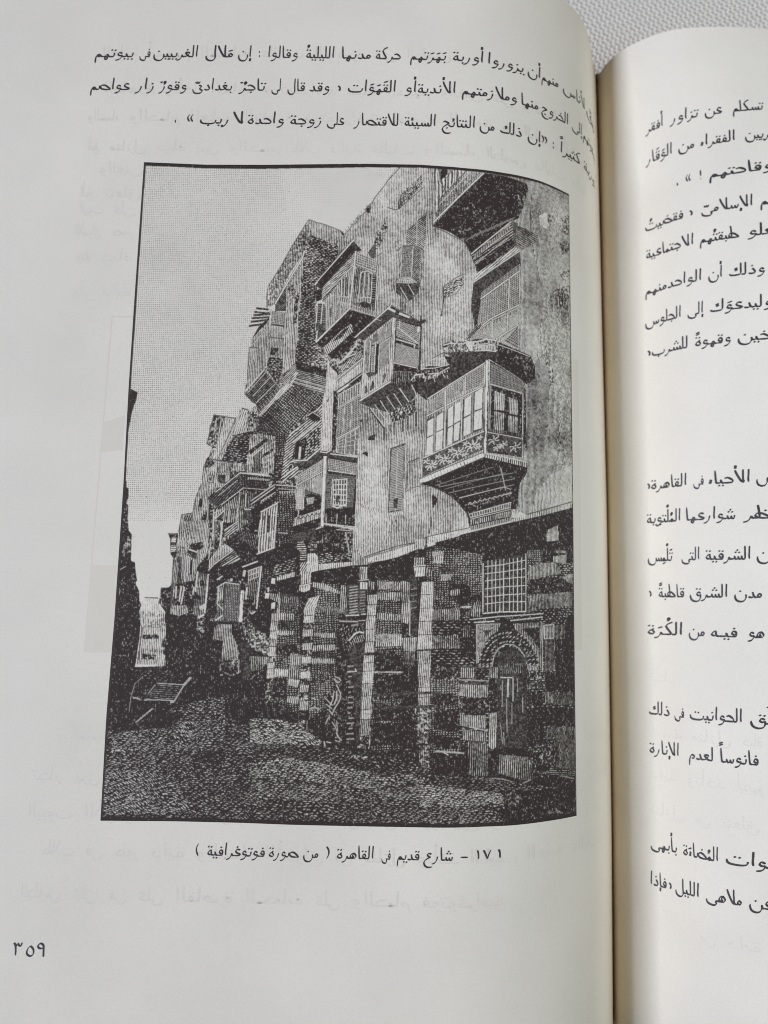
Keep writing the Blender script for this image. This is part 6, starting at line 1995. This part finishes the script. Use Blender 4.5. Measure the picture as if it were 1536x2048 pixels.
P|765 1985 806 1983 804 2010 765 2012|0.621|l|87|0.36
P|765 2015 804 2012 803 2034 764 2036|0.207|b|87|0.36
P|764 2039 803 2036 802 2063 764 2065|0.672|l|87|0.36
P|764 2068 802 2065 801 2087 763 2089|0.253|b|87|0.36
P|763 2092 801 2090 800 2116 762 2118|0.646|l|87|0.36
P|763 2121 800 2119 799 2145 762 2147|0.253|b|87|0.36
P|762 2150 799 2147 798 2174 761 2176|0.724|l|87|0.36
P|761 2179 798 2176 797 2198 761 2200|0.253|b|87|0.36
P|761 2203 797 2200 795 2227 760 2229|0.5|l|87|0.36
P|760 2232 795 2229 794 2260 759 2262|0.253|b|87|0.36
P|759 2265 794 2262 793 2296 759 2298|0.477|l|87|0.36
P|781 1861 825 1850 814 1897 770 1898|0.646|l|60|0.45
P|755 2330 784 2338 783 2362 758 2358|0.253|b
P|1019 1843 1058 1840 1056 1877 1018 1880|0.697|l|87|0.36
P|1018 1883 1056 1880 1054 1922 1017 1924|0.672|l|87|0.36
P|1017 1927 1054 1924 1052 1975 1015 1978|0.621|l|87|0.36
P|1016 1980 1052 1978 1051 2024 1014 2026|0.672|l|87|0.36
P|1014 2029 1051 2026 1049 2068 1013 2070|0.596|l|87|0.36
P|1010 2082 1048 2080 1048 2106 1009 2109|0.5|l|87|0.36
P|1009 2111 1048 2109 1047 2140 1008 2142|0.387|l|87|0.36
P|1008 2145 1047 2142 1046 2188 1006 2190|0.547|l|87|0.36
P|1007 2193 1046 2190 1045 2236 1005 2238|0.366|l|87|0.36
P|1005 2241 1045 2238 1044 2288 1003 2290|0.42|l|87|0.36
P|1003 2293 1044 2290 1043 2326 1002 2328|0.572|l|87|0.36
P|1002 2331 1043 2328 1042 2378 1000 2380|0.366|l|87|0.36
P|1000 2383 1042 2380 1041 2434 998 2437|0.5|l|87|0.36
P|997 2395 1038 2385 1039 2439 993 2438|0.302|b
P|1236 1787 1281 1784 1281 1834 1233 1836|0.724|l|87|0.36
P|1233 1839 1281 1836 1280 1888 1230 1890|0.672|l|87|0.36
P|1230 1893 1280 1890 1279 1939 1227 1942|0.697|l|87|0.36
P|1227 1945 1279 1942 1278 1993 1224 1995|0.621|l|87|0.36
P|1224 1998 1278 1995 1278 2051 1221 2054|0.672|l|87|0.36
P|1222 2061 1275 2058 1274 2107 1224 2109|0.477|l|87|0.36
P|1224 2112 1274 2109 1273 2155 1225 2157|0.5|l|87|0.36
P|1225 2160 1273 2157 1273 2198 1226 2200|0.42|l|87|0.36
P|1226 2203 1273 2200 1272 2236 1227 2238|0.42|l|87|0.36
P|1227 2241 1272 2238 1272 2279 1228 2281|0.42|l|87|0.36
P|1225 2282 1272 2276 1275 2530 1251 2533 1228 2452|0.272|b
P|1228 2438 1274 2442 1275 2532 1251 2533|0.354|b
L|1052 2235 1149 2227 1313 2219|0.51|0.05
L|1053 2287 1150 2279 1313 2271|0.51|0.05
L|1020 2145 1162 2144|0.204|0.8
P|986 1731 1017 1730 1017 1777 985 1783|0.5|l|88|0.45
P|1204 1689 1247 1688 1245 1720 1204 1721|0.5|l|88|0.45
P|750 1750 792 1754 789 1801 750 1810|0.5|l|88|0.45
P|987 1792 1020 1791 1019 1821 987 1818|0.804|l|88|0.5
P|1203 1729 1248 1725 1246 1763 1208 1766|0.804|l|88|0.5
P|745 1815 789 1806 789 1826 765 1837 744 1832|0.804|l|88|0.5
P|1247 1728 1280 1742 1280 1764 1248 1763|0.366|l|88|0.5
L|985 1785 1020 1781|0.4|0.06
L|985 1785 1020 1781|0.204|0.92
L|1203 1724 1249 1719|0.4|0.06
L|1203 1724 1249 1719|0.204|0.92
L|745 1813 792 1801|0.4|0.06
L|745 1813 792 1801|0.204|0.92
P|1022 1787 1047 1791 1048 1821 1023 1819|0.366|l|90|0.4
L|994 1738 1009 1739 1009 1757 994 1759 994 1738|0.122|0.2
L|1210 1699 1235 1698|0.204|0.2
P|632 1782 647 1784 645 1804 630 1804|0.92|s
P|609 1844 624 1842 622 1861 607 1865|0.92|s
P|634 1883 650 1878 649 1905 635 1905|0.92|s
P|894 2169 921 2169 925 2241 907 2289 927 2402 910 2416 894 2350 865 2356 859 2247 886 2237|0.089|b
L|894 2174 904 2188 916 2186|0.281|0.66
L|899 2167 913 2171 921 2181|0.224|0.66
L|904 2198 912 2212|0.224|0.66
L|912 2215 920 2229 922 2245|0.224|0.66
L|895 2222 891 2256 878 2284|0.224|0.66
L|905 2222 906 2250 897 2274|0.281|0.66
L|922 2245 914 2265 902 2284 890 2310|0.224|0.66
L|859 2248 877 2265 890 2277|0.191|0.66
L|865 2273 887 2289|0.191|0.66
L|878 2296 892 2313|0.224|0.66
L|881 2320 872 2332 866 2349|0.224|0.66
L|891 2341 904 2360 912 2378|0.168|0.66
L|909 2381 917 2397 929 2409|0.281|0.66
L|905 2411 925 2416|0.168|0.66
L|862 2417 865 2431|0.281|0.66
L|808 2250 823 2255|0.224|0.66
L|805 2293 819 2286 839 2292|0.281|0.66
L|872 2417 889 2420|0.224|0.66
L|886 2241 892 2251|0.224|0.66
L|908 2336 914 2374|0.135|0.66
P|-51 2277 231 2328 569 2359 689 2414 964 2446 1557 2554 1966 2627 1962 2825 -14 2805|0.151|w|-3|0.38
P|2 2403 120 2395 259 2355 331 2280 384 2258 465 2256 473 2434 340 2468 6 2476|0.231|w|6|0.36
P|261 2392 334 2338 368 2369 329 2453 286 2449|0.289|w|-30|0.38
P|341 2269 465 2259 469 2340 333 2322|0.241|w|-4|0.34
P|-9 2414 30 2423 28 2475 -4 2481|0.056|w|0|0.38
P|-4 2476 200 2456 268 2511 397 2529 239 2584 1 2559|0.177|w|-4|0.38
P|1 2559 172 2534 293 2593 352 2683 183 2718 11 2707|0.26|w|-22|0.38
P|1 2713 214 2702 354 2729 2 2735|0.043|w|0|0.38
P|341 2478 474 2449 477 2506 369 2509|0.043|w|0|0.4
P|567 2329 680 2336 773 2353 803 2385 862 2422 843 2431 717 2429 572 2428|0.338|w|-12|0.36
P|572 2437 863 2440 1008 2456 1221 2489 1222 2536 769 2517 575 2503|0.109|w|-4|0.4
P|575 2507 719 2481 845 2497 1010 2521 1107 2547 1203 2536 1251 2563 1011 2591 819 2572 577 2559|0.289|w|4|0.34
P|970 2462 1033 2470 1028 2479 970 2476|0.369|w|0|0.34
P|577 2568 770 2573 1011 2596 1251 2572 1317 2590 1317 2627 581 2642|0.231|w|2|0.36
P|1239 2573 1414 2558 1570 2604 1570 2638 1459 2647 1240 2653|0.298|w|2|0.34
P|1240 2661 1505 2656 1580 2719 1241 2723|0.186|w|2|0.36
P|1282 2543 1486 2551 1649 2600 1551 2603 1282 2568|0.101|w|-4|0.38
P|1570 2591 1757 2608 1937 2600 1938 2725 1701 2723 1580 2719|0.042|b
P|1756 2634 1936 2663 1939 2717 1767 2696|0.164|b
P|1580 2604 1629 2599 1649 2642 1599 2652|0.133|b
P|1197 2716 1459 2718 1701 2723 1946 2718 1945 2779 1198 2745|0.05|s
P|1281 2467 1422 2474 1423 2541 1282 2534|0.015|b
P|-15 2150 105 2145 182 2143 236 2139 335 2164 436 2209 427 2252 330 2275 311 2317 260 2371 120 2390 1 2398|0.015|b
P|100 2153 248 2155 294 2196 196 2204 108 2190|0.078|w|0|0.36
P|130 2285 331 2285 300 2323 257 2313|0.093|w|0|0.36
P|193 2206 302 2207 325 2180 276 2276 257 2319 118 2359 97 2348 92 2264 109 2206|0.011|b
P|194 2212 294 2212 262 2267 146 2268|0.035|l|-2|0.4
L|193 2206 251 2208 297 2210|0.202|0.58
L|302 2209 325 2182|0.459|0.58
L|265 2274 300 2212|0.276|0.58
L|145 2272 205 2270 260 2272|0.22|0.58
L|118 2359 149 2332 180 2305|0.276|0.58
L|252 2278 263 2275|0.459|0.58
L|101 2264 118 2266 129 2271|0.276|0.58
L|160 2247 186 2212|0.147|0.58
L|88 2317 92 2264 104 2211 135 2181|0.143|0.4
X|1800 1637 1986 1605 1962 2825 1738 2794|0.9
P|7 -12 143 -6 282 -2 535 -4 750 -9 966 -15 1203 -15 1397 -6 1566 -6 1758 -14 1941 -11 1940 8 1757 6 1566 16 1397 16 1203 8 966 11 751 18 536 24 283 25 144 19 9 14|0|s
P|-5 -1 -9 640 -9 1009 -4 1396 -6 1954 -13 2339 -9 2733 11 2732 8 2338 15 1954 17 1395 13 1009 14 639 17 -1|0.02|s
L|1940 0 1940 847 1941 1412 1939 2084 1939 2729|0.327|0.08
P|-10 2718 296 2714 551 2713 951 2716 1308 2714 1501 2711 1738 2712 1951 2713 1949 2804 -6 2786|0|s
"""
pt_ = Painter(-1, -1.2, 99.5, 140, 14)
def num(t):
    if t == '-': return None
    if '/' in t: return tuple(float(q) for q in t.split('/'))
    try: return int(t) if '.' not in t and 'e' not in t else float(t)
    except ValueError: return t
for row in OPS.strip().split('\n'):
    a = row.split('|'); c = [int(t)/20 for t in a[1].split()]
    getattr(pt_, a[0])(list(zip(c[::2], c[1::2])), *[num(t) for t in a[2:]])
art = pt_.finish()
H_, W_ = art.shape
img = bpy.data.images.new('street_engraving', W_, H_, alpha=False, float_buffer=False); img.colorspace_settings.name = 'Non-Color'
buf = np.ones((H_, W_, 4), np.float32); buf[..., :3] = art[::-1, :, None]; img.pixels.foreach_set(buf.ravel()); img.update()
M_print, N, L, b, ramp = paper('engraving_print', PAPER_TINT)
tx = N.new('ShaderNodeTexImage'); tx.image = img; tx.interpolation = 'Linear'
mix = N.new('ShaderNodeMixRGB'); mix.inputs[1].default_value = (.042, .027, .019, 1)
L.new(tx.outputs[0], mix.inputs[0]); L.new(ramp.outputs[0], mix.inputs[2]); L.new(mix.outputs[0], b.inputs['Base Color'])
top = sorted(FRAME['top']); bot = sorted(FRAME['bot']); lf = sorted((y, s) for s, y in FRAME['lf']); rf = sorted((y, s) for s, y in FRAME['rf'])
ip = lambda q, t: float(np.interp(t, [p[0] for p in q], [p[1] for p in q]))
V = []; F = []; UV = []; NI, NJ = 90, 60
for j in range(NJ+1):
    for i in range(NI+1):
        u, w = i/NI, j/NJ; Yc = -w*136.5; s = ip(lf, Yc)*(1-u)+ip(rf, Yc)*u
        Y = ip(top, s)*(1-w)+ip(bot, s)*w
        V.append(on_page(left_pt, s, Y, .024)); UV.append(((126.2-s+1)/(W_/14), 1-(-Y+1.2)/(H_/14)))
for j in range(NJ):
    for i in range(NI): a = j*(NI+1)+i; F.append((a, a+NI+1, a+NI+2, a+1))
pic = mesh_obj('engraving', V, F, M_print, left_page, uvs=UV)
pic['label'] = 'wood engraving of a narrow old street with latticed bay windows'
face_up(pic)
